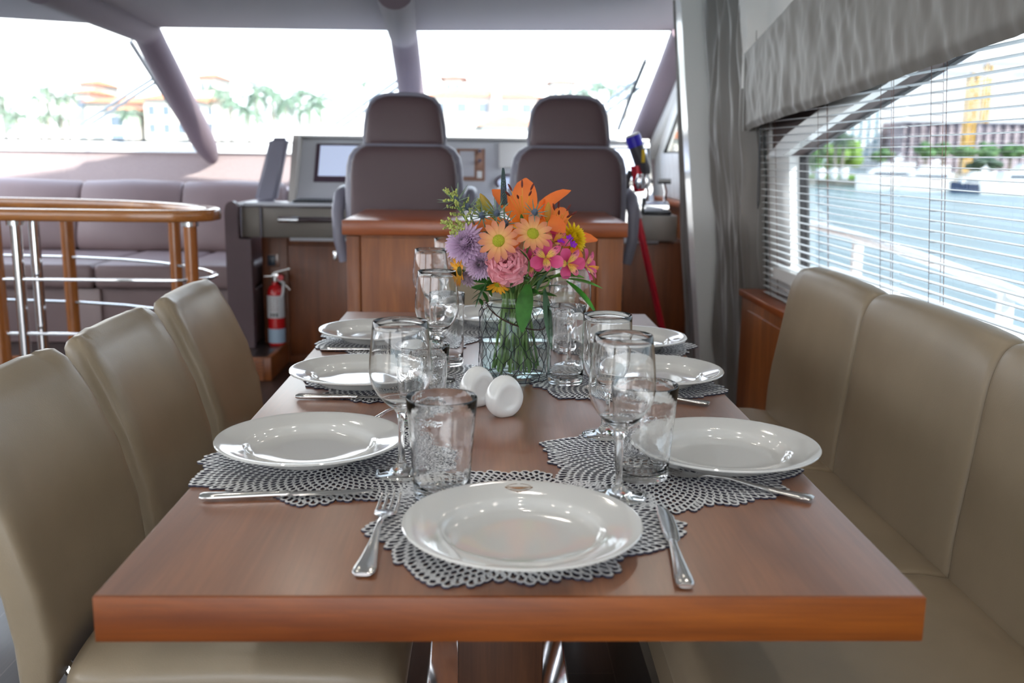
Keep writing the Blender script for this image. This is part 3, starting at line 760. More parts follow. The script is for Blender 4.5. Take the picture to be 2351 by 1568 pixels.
def foot():
    k = len(foots); a_ = k * 2.399 + .4; r = .012 + .037 * math.sqrt((k % 16) / 16)
    p = (VX + r * math.cos(a_), VY + r * math.sin(a_), TZ + .012 + rf.uniform(0, .012)); foots.append(p); return p
def flower(name, label, cat, P, group=None):
    ft = foot(); t = thing(name, label, cat, ft, 0, group); return t, ft
def leaf(mb, p, d, L, Wd, droop=.6, roll=0, nu=8):
    """pointed blade leaf starting at p heading d"""
    p, d = Vector(p), Vector(d).normalized(); side = d.cross(Vector((0, 0, 1)));
    if side.length < .05: side = Vector((1, 0, 0))
    side.normalize(); side = Quaternion(d, roll) @ side
    path = [p.copy()]; dd = d.copy(); dirs = [dd.copy()]
    for i in range(nu):
        dd = (dd + Vector((0, 0, -droop / nu))).normalized(); path.append(path[-1] + dd * L / nu); dirs.append(dd.copy())
    def Pf(u, w):
        i = min(int(round(u * nu)), nu); wd = Wd * math.sin(min(1, (u * .93 + .05)) * PI) ** .8
        nn = side.cross(dirs[i]).normalized(); return path[i] + side * (w - .5) * wd + nn * abs(w - .5) * wd * .25
    mb.grid(Pf, nu, 4)
R_or = radial('lily_orange', [(0, hexc(200, 150, 30)), (.25, hexc(248, 150, 40)), (.7, hexc(250, 140, 60)), (1, hexc(238, 120, 50))], scale=.09)
R_bud = radial('lily_bud', [(0, hexc(120, 140, 50)), (1, hexc(190, 150, 60))], scale=.06)
R_lav = radial('mum_lavender', [(0, hexc(215, 205, 205)), (.4, hexc(222, 196, 222)), (1, hexc(220, 192, 224))], scale=.05)
R_peach = radial('daisy_peach', [(0, hexc(230, 200, 80)), (.35, hexc(236, 178, 112)), (.65, hexc(222, 146, 104)), (1, hexc(198, 116, 90))], scale=.043)
R_pink = radial('carnation_pink', [(0, hexc(225, 110, 130)), (.6, hexc(245, 165, 178)), (1, hexc(248, 185, 192))], scale=.05)
R_alst = radial('alstroemeria_pink', [(0, hexc(170, 30, 80)), (.5, hexc(215, 75, 130)), (1, hexc(230, 100, 150))], scale=.04)
R_alsty = radial('alstroemeria_streaked', [(0, hexc(245, 205, 90)), (.45, hexc(245, 205, 110)), (.75, hexc(230, 120, 150)), (1, hexc(225, 90, 140))], scale=.034, streak=(.10, .004, .03))
R_yel = radial('mum_yellow', [(0, hexc(225, 190, 20)), (1, hexc(250, 225, 40))], scale=.04)
R_oy = radial('daisy_orange_yellow', [(0, hexc(250, 200, 40)), (.5, hexc(245, 175, 50)), (1, hexc(205, 100, 50))], scale=.04)
M_eye = mat('daisy_eye', (.42, .42, .02), .6, bump=.8, bscale=900)
M_eyed = mat('dark_daisy_eye', (.08, .09, .02), .6, bump=.8, bscale=900)
M_anth = mat('lily_anther', (.13, .018, .012), .6)
M_fil = mat('lily_filament', hexc(235, 160, 60), .5)
M_gold = mat('goldenrod_bud', (.42, .46, .12), .6, vary=.3, vscale=150)
M_ery = mat('thistle_grey_green', (.16, .22, .16), .5, vary=.3, vscale=60)
M_eryh = mat('thistle_head', (.10, .13, .19), .6, bump=1, bscale=800)
M_veron = mat('speedwell_spike', (.05, .10, .06), .6, col2=(.06, .08, .14, 1), vscale=60)
M_purp = mat('statice_purple', (.33, .02, .55), .6)

def lily(P, nv, spin, size, label, angs, grp):
    t, ft = flower('lily', label, 'lily', P, grp); M = Matrix.Translation(P) @ orient(nv, spin); m = MB()
    for k, (a_, el, cu, L) in enumerate(angs): petal(m, M, math.radians(a_), size * L, size * (.46 if k % 2 else .58), math.radians(el), math.radians(cu), .30, 1.1, .004, 10, 6, .35)
    part(t, 'petals', m, R_or, loc=P, ang=80)
    m = MB(); m2 = MB()
    for k in range(6):
        a_ = k * PI / 3 + .3; pts = [M @ Vector((math.cos(a_) * r_ * size, math.sin(a_) * r_ * size, z_ * size)) for r_, z_ in ((.02, .02), (.08, .42), (.22, .80))]
        m.tube(pts, .0008, 5); e = pts[-1]; dv = (M.to_3x3() @ Vector((math.cos(a_) * .5, math.sin(a_) * .5, .8))).normalized()
        m2.tube([e - dv * .007, e - dv * .003, e + dv * .003, e + dv * .008], [.0008, .0021, .0021, .0008], 7)
    m.tube([M @ Vector((0, 0, .0)), M @ Vector((.01 * size, 0, .7 * size))], .0013, 6)
    st = part(t, 'stamens', m, M_fil); part(st, 'anthers', m2, M_anth)
    part(t, 'stem', stemline(P, ft, M, .003), M_stem)
yv = VY
def fp(px, py, dy=0): return at(px, py, Y=yv + dy)
lily(fp(1205, 530, .02), (-.15, -.50, 1), .3, .112, 'large orange lily with open petals, topmost of the two in the bouquet',
     [(200, 42, -55, 1.0), (255, 40, -60, 1.0), (318, 48, -75, .95), (15, 50, -40, 1.05), (75, 68, -20, .9), (140, 62, -30, .9)], 'orange lilies')
lily(fp(1264, 556, .02), (.35, -.45, 1), .1, .092, 'orange lily lower on the bench side, one long petal reaching outward',
     [(345, 12, -12, 1.15), (38, 45, -40, 1.0), (95, 66, -25, .9), (150, 65, -20, .9), (210, 62, -50, .8), (285, 25, -50, .8)], 'orange lilies')
def bud(P, d, L, r, label, m_=R_bud, grp='lily buds'):
    t, ft = flower('lily_bud', label, 'flower bud', P, grp); m = MB(); d = Vector(d).normalized(); P = Vector(P)
    m.tube([P + d * L * u for u in (0, .15, .4, .65, .85, 1)], [r * q for q in (.35, .75, 1, .9, .6, .15)], 10)
    part(t, 'bud', m, m_, loc=P); part(t, 'stem', stemline(P + d * .004, ft, orient(d), .0022), M_stem)
bud(fp(1135, 500, -.02), (-.45, -.2, .75), .055, .0085, 'long green lily bud tinged orange, at the left of the top lily')
bud(fp(1256, 508, -.06), (.05, -.1, 1), .036, .0068, 'short orange green lily bud standing upright in front of the right lily', radial('lily_bud_orange', [(0, hexc(200, 130, 30)), (1, hexc(200, 150, 40))], scale=.05))
def mum(P, nv, R_, label, n=130, m_=R_lav, grp=None, name='chrysanthemum', closed=.9):
    t, ft = flower(name, label, 'chrysanthemum', P, grp); M = Matrix.Translation(P) @ orient(nv); m = MB()
    for k in range(n):
        u = (k + .5) / n; a_ = k * 2.39996; el = math.radians(78 - 95 * u * closed)
        petal(m, M, a_, R_ * (.55 + .45 * u), R_ * .25, el, math.radians(35 - 25 * u), .9, 1.6, .003, 5, 3, .55)
    part(t, 'petals', m, m_, loc=P, ang=80); part(t, 'stem', stemline(P, ft, M, .0025), M_stem)
mum(fp(1070, 560, -.04), (-.35, -.8, .45), .042, 'large lavender chrysanthemum at the left of the bouquet', 150, grp='lavender chrysanthemums')
mum(fp(1103, 605, -.05), (-.15, -.9, -.05), .032, 'smaller lavender chrysanthemum below the large one', 110, grp='lavender chrysanthemums')
mum(fp(1075, 635, -.02), (-.6, -.6, -.4), .022, 'lavender chrysanthemum peeking out lowest at the left', 70, grp='lavender chrysanthemums')
mum(fp(1312, 547, .02), (.55, -.6, .35), .034, 'bright yellow chrysanthemum at the right under the long lily petal', 90, R_yel, None)
def daisy(P, nv, R_, label, n=13, m_=R_peach, eye=M_eye, grp=None, spin=0, elev=12, er=.28, wid=.33):
    t, ft = flower('daisy', label, 'daisy', P, grp); M = Matrix.Translation(P) @ orient(nv, spin); m = MB(); r = random.Random(int(R_ * 1e5 + spin * 10))
    for k in range(n): petal(m, M, 2 * PI * k / n + r.uniform(-.08, .08), R_ * r.uniform(.72, .85), R_ * wid, math.radians(elev + r.uniform(-9, 9)), math.radians(r.uniform(-20, 5)), .25, 1.9, R_ * .18, 6, 4, .4)
    part(t, 'petals', m, m_, loc=P, ang=80)
    m = MB(); m.sphere(Vector(P) + M.to_3x3() @ Vector((0, 0, .001)), R_ * er, 16, M=M.to_3x3().to_4x4(), sc=(1, 1, .5))
    rr = random.Random(3)
    for k in range(40):
        a_ = k * 2.4; q = math.sqrt(k / 40) * R_ * er * .95; m.sphere(M @ Vector((q * math.cos(a_), q * math.sin(a_), math.sqrt(max(0, (R_ * er) ** 2 - q * q)) * .5 + .001)), .0010, 6)
    part(t, 'flower_centre', m, eye); part(t, 'stem', stemline(P, ft, M, .0022), M_stem)
GD = 'daisies in the bouquet'
daisy(fp(1145, 553, -.095), (-.25, -.95, .25), .042, 'peach daisy with green yellow centre, left of the middle of the bouquet', grp=GD, spin=.4)
daisy(fp(1223, 537, -.10), (.15, -.85, .5), .040, 'peach daisy with green yellow centre, right under the lilies', grp=GD, spin=1.2)
daisy(fp(1058, 622, -.03), (-.9, -.35, -.1), .034, 'orange and yellow daisy seen from the side at the lower left', 14, R_oy, M_eyed, GD, 0, 20)
daisy(fp(1143, 652, -.075), (-.1, -.55, -.8), .026, 'small yellow orange daisy hanging over the rim of the vase', 16, R_oy, M_eye, GD, .2, 35, .25, .28)
daisy(fp(1180, 540, -.02), (.0, -.5, .9), .026, 'rust orange daisy tucked between the two peach daisies', 14, R_oy, M_eyed, GD, .6, 25)
def carnation(P, nv, R_, label):
    t, ft = flower('carnation', label, 'carnation', P); M = Matrix.Translation(P) @ orient(nv); m = MB()
    for k in range(26):
        u = (k + .5) / 26; a_ = k * 2.39996
        petal(m, M, a_, R_ * (.72 + .38 * u), R_ * (.80 + .55 * u), math.radians(84 - 92 * u ** 1.2), math.radians(-5 - 35 * u), .12, 5.0, .001, 8, 16, .10, frill=R_ * .085, fr=19 + k % 7)
    part(t, 'petals', m, R_pink, loc=P, ang=80); part(t, 'calyx', MB().tube([Vector(P), M @ Vector((0, 0, -.02))], [.008, .006], 10), M_stem); part(t, 'stem', stemline(P, ft, M, .0025), M_stem)
carnation(fp(1165, 607, -.07), (-.05, -.9, .35), .039, 'pale pink ruffled carnation low in the middle of the bouquet')
def alst(P, nv, R_, spin, label):
    t, ft = flower('alstroemeria', label, 'alstroemeria', P, 'pink alstroemerias'); M = Matrix.Translation(P) @ orient(nv, spin); m = MB(); m2 = MB()
    for k in range(3): petal(m, M, math.radians(90 + 120 * k), R_, R_ * .78, math.radians(38), math.radians(-38), .25, 2.4, .002, 8, 6, .18)
    for k in range(3):
        petal(m2, M, math.radians(30 + 120 * k), R_ * (1.0 if k < 2 else .9), R_ * .50, math.radians(46), math.radians(-34), .35, 1.3, .002, 9, 8, .2, across=True)
    part(t, 'petals', m, R_alst, loc=P, ang=80); part(t, 'streaked_petals', m2, R_alsty, 'yellow petals with dark streaks', loc=P, ang=80)
    m3 = MB()
    for k in range(5): m3.tube([M @ Vector((0, 0, 0)), M @ Vector(((k - 2) * .002, -.004, R_ * .5)), M @ Vector(((k - 2) * .0035, -.010, R_ * .75))], .0005, 4)
    part(t, 'stamens', m3, M_fil); part(t, 'stem', stemline(P, ft, M, .0018), M_stem)
alst(fp(1253, 592, -.075), (.02, -.95, .3), .036, .05, 'pink alstroemeria with streaked yellow throat, facing the camera at the middle right')
alst(fp(1303, 605, -.06), (.35, -.9, .1), .033, .5, 'pink alstroemeria next to the facing one, toward the bench side')
alst(fp(1340, 612, -.04), (.85, -.35, .25), .036, .3, 'pink alstroemeria seen from the side, outermost toward the bench')
alst(fp(1270, 555, -.045), (.3, -.6, .7), .032, 1.9, 'pink alstroemeria directly under the right lily')
alst(fp(1222, 603, -.055), (-.5, -.85, .0), .030, 2.4, 'dark pink alstroemeria squeezed beside the carnation')
# goldenrod sprays
def spray(P, tipdir, L, label, seed):
    t, ft = flower('goldenrod', label, 'goldenrod spray', P, 'green goldenrod sprays'); r = random.Random(seed); P = Vector(P); m = MB(); s_ = MB(); d = Vector(tipdir).normalized()
    for k in range(13):
        u = k / 13; b0 = P + d * L * u; sd = (Quaternion(d, k * 2.4) @ d.orthogonal()).normalized(); bl = L * .42 * (1 - u * .75); e = b0 + sd * bl + d * bl * .6
        s_.tube([b0, b0.lerp(e, .5) + d * bl * .1, e], .0005, 4)
        for q in range(15):
            w = (q + 1) / 15; c = b0.lerp(e, w) + Vector((r.uniform(-1, 1), r.uniform(-1, 1), r.uniform(-.3, 1))) * .0028; m.sphere(c, r.uniform(.0013, .0021), 5, sc=(1, 1, 1.3))
    for q in range(16): m.sphere(P + d * L * (.6 + .45 * q / 16) + Vector((r.uniform(-1, 1), r.uniform(-1, 1), 0)) * .003, .0017, 5)
    part(t, 'buds', m, M_gold, 'tiny yellow green buds'); s_.tube([P, P + d * L], .0010, 5); part(t, 'branches', s_, M_green2); part(t, 'stem', stemline(P, ft, orient(d), .0018), M_stem)
spray(fp(1078, 520, .0), (-.55, -.15, .9), .085, 'yellow green goldenrod spray sticking up at the upper left', 1)
spray(fp(1085, 530, -.02), (-.95, -.2, .25), .06, 'yellow green goldenrod spray reaching out to the left', 2)
spray(fp(1072, 525, -.03), (-.5, -.3, -.15), .035, 'yellow green goldenrod spray drooping over the lavender flowers', 3)
spray(fp(1105, 500, .02), (-.1, .0, 1), .035, 'short goldenrod spray beside the lily bud', 4)
def eryng(P, nv, size, label, nb=11):
    t, ft = flower('sea_holly', label, 'sea holly', P, 'grey green sea holly thistles'); M = Matrix.Translation(P) @ orient(nv)
    m = MB(); m.lathe([(0, -.004), (.005, -.002), (.0062, .003), (.0045, .009), (0, .012)], 14, M=M); part(t, 'head', m, M_eryh)
    m = MB()
    for k in range(nb): petal(m, M, 2 * PI * k / nb, size, size * .11, math.radians(18 + 14 * (k % 2)), math.radians(8), .6, .7, .004, 6, 2, 1.0)
    part(t, 'spiny_bracts', m, M_ery); part(t, 'stem', stemline(P, ft, M, .0015), M_ery)
for (px, py, dy, nv, sz, l) in [(1048, 462, .0, (-.4, -.5, .7), .036, 'sea holly thistle highest at the upper left, against the seat back'),
                                (1107, 497, -.03, (-.1, -.7, .6), .030, 'sea holly thistle between the goldenrod and the lily bud'),
                                (1140, 492, -.05, (.1, -.7, .6), .030, 'sea holly thistle below the open lily petals'),
                                (1227, 490, -.085, (.1, -.7, .6), .024, 'sea holly thistle in front of both lilies'),
                                (1160, 515, -.055, (.0, -.8, .5), .026, 'sea holly thistle above the left peach daisy'),
                                (1075, 478, .0, (-.2, -.5, .8), .028, 'sea holly thistle among the goldenrod sprays')]:
    eryng(fp(px, py, dy), nv, sz, l)
# speedwell spike
P = fp(1157, 470, .0); Pt = fp(1155, 386, .0); t, ft = flower('speedwell', 'thin dark blue green speedwell spike rising above the bouquet', 'speedwell', P)
m = MB(); m.tube([P, Pt], [.0022, .0010], 6); r = random.Random(5)
for k in range(240):
    u = k / 240; a_ = k * 2.4; rad = .0052 * (1 - u) ** .5 + .0008; c = P.lerp(Pt, u) + Vector((math.cos(a_) * rad, math.sin(a_) * rad, 0)); m.sphere(c, .0014 * (1.15 - u * .5), 5, sc=(1, 1, 1.4))
part(t, 'flower_spike', m, M_veron); part(t, 'stem', stemline(P, ft, Matrix.Identity(4), .0016), M_stem)
for (px, py, dy, l) in [(1286, 558, -.05, 'small purple statice floret left of the yellow flower'), (1306, 549, -.03, 'small purple statice floret in front of the yellow flower'), (1315, 563, -.03, 'small purple statice floret lowest at the yellow flower')]:
    P = fp(px, py, dy); t, ft = flower('statice', l, 'statice', P, 'purple statice florets'); m = MB(); M = Matrix.Translation(P) @ orient((.2, -.8, .4))
    for k in range(5): petal(m, M, k * 1.257, .009, .007, .6, .2, .3, 1.6, .001, 4, 3)
    part(t, 'petals', m, M_purp, ang=80); part(t, 'stem', stemline(P, ft, M, .0008), M_stem)
# foliage: each leafy stem is a thing of its own
def leafy(label, items, m_=M_green, name='leaf_sprig'):
    P0 = Vector(items[0][0]); t, ft = flower(name, label, 'leaf sprig', P0, 'green leaf sprigs')
    for (p, d, L, Wd, dr, ro) in items:
        m = MB(); leaf(m, p, d, L, Wd, dr, ro); part(t, 'leaf', m, m_, ang=80)
    part(t, 'stem', stemline(P0, ft, None, .0018), M_stem)
leafy('broad dark green leaf hanging down over the front of the vase', [(fp(1212, 652, -.07), (-.10, -.45, -.55), .098, .034, .5, .15)])
leafy('long green leaves arching out toward the bench side', [(fp(1262, 640, -.06), (.95, -.3, .35), .068, .026, .5, .2), (fp(1300, 640, -.05), (.95, -.1, -.05), .072, .014, .35, .3), (fp(1300, 645, -.05), (.55, -.2, -.35), .088, .016, .6, .4)], mat('bright_leaf', (.05, .22, .02), .4, vary=.3, vscale=30))
leafy('narrow grey green leaf trailing down the bench side of the vase', [(fp(1250, 660, -.05), (.15, -.25, -.9), .118, .019, .4, 1.2)], mat('grey_leaf', (.06, .14, .07), .5, vary=.2, vscale=30))
leafy('cupped grey green leaf just right of the vase rim', [(fp(1235, 665, -.07), (.3, -.3, .7), .045, .028, .3, .3)], mat('grey_leaf', (.06, .14, .07), .5))
leafy('small green leaves between the carnation and the alstroemerias', [(fp(1215, 600, -.08), (-.5, -.3, .7), .034, .006, .2, .2), (fp(1295, 570, -.06), (.5, -.3, .8), .030, .010, .2, .4), (fp(1200, 520, -.04), (-.1, -.2, .8), .025, .008, .2, .4)])
# lobed chrysanthemum leaf at the left
P = fp(1122, 640, -.06); t, ft = flower('leaf_sprig', 'dark lobed chrysanthemum leaf drooping at the left of the vase rim', 'leaf sprig', P, 'green leaf sprigs'); m = MB()
d0 = Vector((-.42, -.25, -.85)).normalized()
leaf(m, P, d0, .060, .016, .1, .2)
for k, (u, sgn, L_) in enumerate([(.2, -1, .030), (.2, 1, .026), (.45, -1, .026), (.45, 1, .024), (.7, 1, .015), (.7, -1, .015)]):
    b0 = P + d0 * .060 * u; sdv = Vector((1, 0, 0)) * sgn
    leaf(m, b0, (d0 + sdv * .9).normalized(), L_, .011, .1, .2)
part(t, 'leaf', m, M_green, ang=80); part(t, 'stem', stemline(P, ft, None, .0018), M_stem)
# filler leaves inside the bouquet (hidden hearts of the bunch)
its = []
for k in range(26):
    a_ = k * 2.4; c = Vector((VX + .035 * math.cos(a_), VY + .035 * math.sin(a_) - .01, TZ + .175 + .05 * (k % 5) / 5)); its.append((c, (math.cos(a_), math.sin(a_) * .8, .5 + .3 * math.sin(k)), .055, .015, .5, k * .7))
for q in range(4): leafy(['dense green foliage low in the heart of the bouquet', 'dense green foliage behind the carnation', 'dense green foliage under the daisies', 'dense green foliage at the back of the bouquet'][q], its[q::4])
# plain cut stems standing in the water
for k in range(5):
    ft = foot(); t = tag(emit_obj(MB().tube([ft, (VX + (ft[0] - VX) * .5, VY + (ft[1] - VY) * .5, TZ + .16), (VX + .02 * math.cos(k), VY + .02 * math.sin(k), TZ + .22)], .0027, 8), 'flower_stem', M_stem, None, ft), ['bare green flower stem nearest the camera in the vase', 'bare green flower stem at the chair side of the vase', 'bare green flower stem at the bench side of the vase', 'bare green flower stem in the middle of the vase', 'bare green flower stem at the back of the vase'][k], 'flower stem', 'bare stems in the vase')
# ================================================================== BENCH
t = thing('dining_bench', 'long beige leather bench seat with tall cushioned backrest under the side window', 'bench', (.55, .5, 0))
bprof = [(.800, .375), (.793, .46), (.798, .56), (.815, .70), (.828, .80), (.842, .850), (.862, .875), (.890, .878), (.915, .860), (.925, .82), (.925, .70), (.925, .375)]
ys = [1.775, 1.205, .625, .045, -.535, -1.1]
def smooth_loop(pts, k=4):
    r = []; n = len(pts)
    for i in range(n):
        p0, p1, p2, p3 = [Vector((*pts[(i + j - 1) % n], 0)) for j in range(4)]
        for q in range(k):
            u = q / k; r.append(.5 * ((2 * p1) + (p2 - p0) * u + (2 * p0 - 5 * p1 + 4 * p2 - p3) * u * u + (3 * p1 - p0 - 3 * p2 + p3) * u ** 3))
    return r
bl = smooth_loop(bprof, 4); ctr = Vector((.87, .62, 0))
for k, (ya, yb_) in enumerate(zip(ys, ys[1:])):
    m = MB(); rings = []; L = ya - yb_; g = .0015
    for q, (e, ins) in enumerate([(0, .020), (.004, .010), (.012, .003), (.03, 0), (.08, -.004), (.2, -.008), (.5, -.011), (.8, -.008), (.92, -.004), (.97, 0), (.988, .003), (.996, .010), (1, .020)]):
        y = ya - g - (L - 2 * g) * e; rings.append([])
        for p in bl:
            d = (ctr - p); d2 = d.normalized() * ins; z_add = 0
            if k == 0 and e < .2: z_add = -.16 * max(0, (.10 - e) / .10) ** 2 * max(0, (p.y - .6) / .28)
            rings[-1].append((p.x + d2.x, y, p.y + d2.y + z_add))
    m.loft(rings); part(t, 'backrest_cushion', m, M_lea2, ang=70)
    m = MB(); rings = []
    sp = smooth_loop([(.275, .40), (.285, .445), (.33, .462), (.55, .462), (.80, .455), (.80, .36), (.30, .36), (.276, .375)], 4); c2 = Vector((.54, .41, 0))
    for e, ins in [(0, .018), (.005, .008), (.02, .002), (.06, 0), (.5, -.004), (.94, 0), (.98, .002), (.995, .008), (1, .018)]:
        y = ya - g - (L - 2 * g) * e; rings.append([(p.x + (c2 - p).normalized().x * ins, y, p.y + (c2 - p).normalized().y * ins) for p in sp])
    m.loft(rings); part(t, 'seat_cushion', m, M_lea2, ang=70)
part(t, 'bench_base', MB().box((.36, -1.1, .0), (.925, 1.76, .36), .004), mat('bench_base_leather', (.22, .175, .125), .45, bump=.1, bscale=400))

# walnut panel between the bench end and the curtain
t = thing('side_cabinet', 'walnut side panel standing behind the far end of the bench', 'cabinet', (1.0, 2.3, 0))
pn = MB(); pn.box((.955, 1.80, 0), (1.045, 2.70, .66), .003); part(t, 'carcass', pn, M_cab)
part(t, 'top_ledge', MB().box((.945, 1.80, .66), (1.05, 2.715, .685), .003), M_cabtop)
part(t, 'panel', MB().box((.949, 1.84, .05), (.957, 2.60, .62), .002), M_cab)

# ================================================================== CHAIRS
def chair(label, x, y, rz=0, grp='beige leather dining chairs'):
    t = thing('dining_chair', label, 'chair', (x, y, 0), rz, grp)
    # local: seat faces +x, centre of the chair at the origin
    m = MB()
    prof = [(-.185, .385, .185, .022), (-.172, .42, .196, .034), (-.168, .48, .203, .038), (-.178, .56, .208, .038), (-.205, .66, .210, .036), (-.243, .75, .208, .034), (-.262, .785, .205, .033), (-.275, .812, .200, .030), (-.287, .828, .193, .022), (-.292, .834, .186, .012)]
    rings = []
    for i, (px, pz, hw_, ht) in enumerate(prof):
        a_ = prof[max(i - 1, 0)]; b_ = prof[min(i + 1, len(prof) - 1)]; d = Vector((b_[0] - a_[0], 0, b_[1] - a_[1])).normalized(); nn = Vector((d.z, 0, -d.x))
        ring = []
        for k in range(48):
            cx_, sx_ = se(k / 48, 5); yy = hw_ * cx_; dish = .016 * (1 - (cx_) ** 2)
            ring.append(Vector((px - .02, yy, pz)) + nn * (ht * sx_ - dish * (1 if sx_ > 0 else .3)) + Vector((0, 0, .010 * (1 - cx_ * cx_) * (i / 9) ** 3)))
        rings.append(ring)
    m.loft(rings)
    # draped wrinkles over the top edge
    vs = []
    for p in m.v:
        p = Vector(p); w = max(0, min(1, (p.z - .70) / .12)); p.x += .0035 * w * noise.noise(Vector((p.y * 45, p.z * 14, y * 9))); p.z += .0030 * w * noise.noise(Vector((p.y * 60, p.x * 20, y * 5))); vs.append(tuple(p))
    m.v = vs
    emit_obj(m, 'backrest', M_lea, t, None, False, 75)
    m = MB(); rings = []
    for e, ins, dz in [(0, .04, -.035), (.02, .016, -.014), (.07, .003, -.003), (.2, 0, .004), (.5, 0, .010), (.8, 0, .004), (.93, .003, -.003), (.98, .016, -.014), (1, .04, -.035)]:
        xx = -.155 + .49 * e; rings.append([(xx, (.215 - ins) * se(k / 40, 5)[0], .418 + dz * .5 + (.046 + dz * .6) * se(k / 40, 3.5)[1] + .006 * (1 - se(k / 40, 5)[0] ** 2)) for k in range(40)])
    m.loft(rings); emit_obj(m, 'seat', M_lea, t, None, False, 75)
    for sx_ in (-1, 1):
        for sy_ in (-1, 1):
            m = MB(); m.box((sx_ * .15 + .07 - .014, sy_ * .17 - .014, 0), (sx_ * .15 + .07 + .014, sy_ * .17 + .014, .375), .003); emit_obj(m, 'leg', M_chrome, t, None, False)
    for sy_ in (-1, 1): emit_obj(MB().tube([(-.19, sy_ * .13, .45), (-.165, sy_ * .13, .40), (-.10, sy_ * .13, .372)], .009, 8), 'back_bracket', M_chrome, t, None, False)
    return t
CX_ = -.475
chair('beige leather dining chair closest to the camera, cut by the photo edge', CX_, .525)
chair('beige leather dining chair in the middle of the three beside the table', CX_, .990)
chair('beige leather dining chair farthest from the camera of the three beside the table', CX_, 1.475)
chair('beige leather dining chair at the far head of the table, hidden behind the vase', .065, 2.06 - .30, -PI / 2)

# ================================================================== BLINDS, PELMET, CURTAINS
def blind(y0, y1, label, cords, n=38):
    t = thing('venetian_blind', label, 'blind', (xw(1.1), (y0 + y1) / 2, .66), 0, 'venetian blinds')
    m = MB(); r = random.Random(int(y0 * 10))
    for k in range(n):
        z = .69 + k * .0235; xc = xw(z) - .0; tilt = math.radians(1.5 + r.uniform(-1.5, 1.5)); 
        if z > 1.50: break
        def P(u, w):
            s_ = (w - .5) * .025; return Vector((xc + s_ * math.cos(tilt), y0 + (y1 - y0) * u, z + .0016 * (1 - (2 * w - 1) ** 2) - s_ * math.sin(tilt) + .0006 * math.sin(u * 9 + k)))
        m.grid(P, 10, 4, thick=.0007)
    part(t, 'slats', m, M_blind)
    part(t, 'headrail', MB().box((xw(1.53) - .015, y0, 1.51), (xw(1.53) + .015, y1, 1.545), .002), M_blindbr)
    part(t, 'bottom_rail', MB().box((xw(.67) - .014, y0, .662), (xw(.67) + .014, y1, .680), .003), M_blindbr)
    for yc in cords:
        m = MB()
        for dx in (-.0135, .0135): m.tube([(xw(.67) + dx, yc, .67), (xw(1.52) + dx, yc, 1.52)], .0007, 5)
        m.tube([(xw(.67), yc - .045, .67), (xw(1.52), yc - .045, 1.52)], .0008, 5)
        for k in range(n):
            z = .688 + k * .0235
            if z < 1.5: m.tube([(xw(z) - .0135, yc, z), (xw(z) + .0135, yc, z)], .0005, 4)
        part(t, 'ladder_cord', m, M_cord)
    return t
b1 = blind(1.40, 2.60, 'grey slatted venetian blind at the far half of the side window', (2.50, 1.97, 1.44 + .06))
b2 = blind(-1.9, 1.385, 'grey slatted venetian blind at the near half of the side window', (1.22, .62, .02, -.6, -1.3, -1.8))
cdl = MB(); cdl.tube([(.965, 2.63, 1.36), (.975, 2.635, 1.02), (.975, 2.625, .995), (.975, 2.612, 1.02), (.965, 2.615, 1.36)], .0022, 6)
part(b1, 'pull_cord_loop', cdl, M_black)

pe = MB()
plow = [(2.70, 1.272), (2.62, 1.285), (2.2, 1.313), (1.8, 1.333), (1.24, 1.373), (.80, 1.403), (.3, 1.43), (-.6, 1.46)]
def lowz(y):
    for (a_, za), (b_, zb) in zip(plow, plow[1:]):
        if b_ <= y <= a_: return zb + (za - zb) * (y - b_) / (a_ - b_)
    return plow[0][1] if y > plow[0][0] else plow[-1][1]
ptop = [(2.70, 1.553), (2.13, 1.652), (1.6, 1.74), (.8, 1.85), (-.6, 1.95)]
def topz(y):
    for (a_, za), (b_, zb) in zip(ptop, ptop[1:]):
        if b_ <= y <= a_: return zb + (za - zb) * (y - b_) / (a_ - b_)
    return ptop[0][1] if y > ptop[0][0] else ptop[-1][1]
def PP(u, w):
    y = 2.70 - 3.3 * u; z0, z1 = lowz(y), topz(y); z = z0 + (z1 - z0) * w
    x = .93 - .06 * (z - 1.3)
    q = .007 * noise.noise(Vector((y * 11 + z * 2.2, z * 4.4, 0))) + .0045 * noise.noise(Vector((y * 24 - z * 9, z * 9, 5))) + .0012 * noise.noise(Vector((y * 80, z * 14, 9)))
    q += .003 * abs(noise.noise(Vector((y * 22 + z * 9, z * 9, 2))))
    return Vector((x + q * (1 - max(0, w - .9) * 8) + .02 * max(0, .06 - w) / .06 * .5, y, z))
pe.grid(PP, 260, 44, thick=.012)
t = thing('pelmet', 'pleated grey silk pelmet sloping over the top of the side window', 'pelmet', (.93, 1.0, 1.3))
part(t, 'pelmet_fabric', pe, M_pelmet, ang=85)
ret = MB(); ret.add([(.925, 2.70, 1.275), (1.07, 2.70, 1.275), (1.05, 2.70, 1.55), (.915, 2.70, 1.553)] + [(.925, 2.712, 1.275), (1.07, 2.712, 1.275), (1.05, 2.712, 1.55), (.915, 2.712, 1.553)], [(0, 1, 2, 3), (7, 6, 5, 4), (0, 4, 5, 1), (1, 5, 6, 2), (2, 6, 7, 3), (3, 7, 4, 0)])
part(t, 'pelmet_return', ret, M_pelmet)
for (a_, b_) in zip(ptop, ptop[1:]):
    pass
wt = MB()
def PW(u, w):
    y = 2.84 - 3.44 * u; z0 = topz(min(y, 2.7)) - .12; z = z0 + (2.06 - z0) * w
    return Vector(((.945 if y > 2.71 else 1.0) - .06 * (z - 1.3) + .012 * noise.noise(Vector((y * 9, z * 6, 1))) , y, z))
wt.grid(PW, 60, 16, thick=.006)
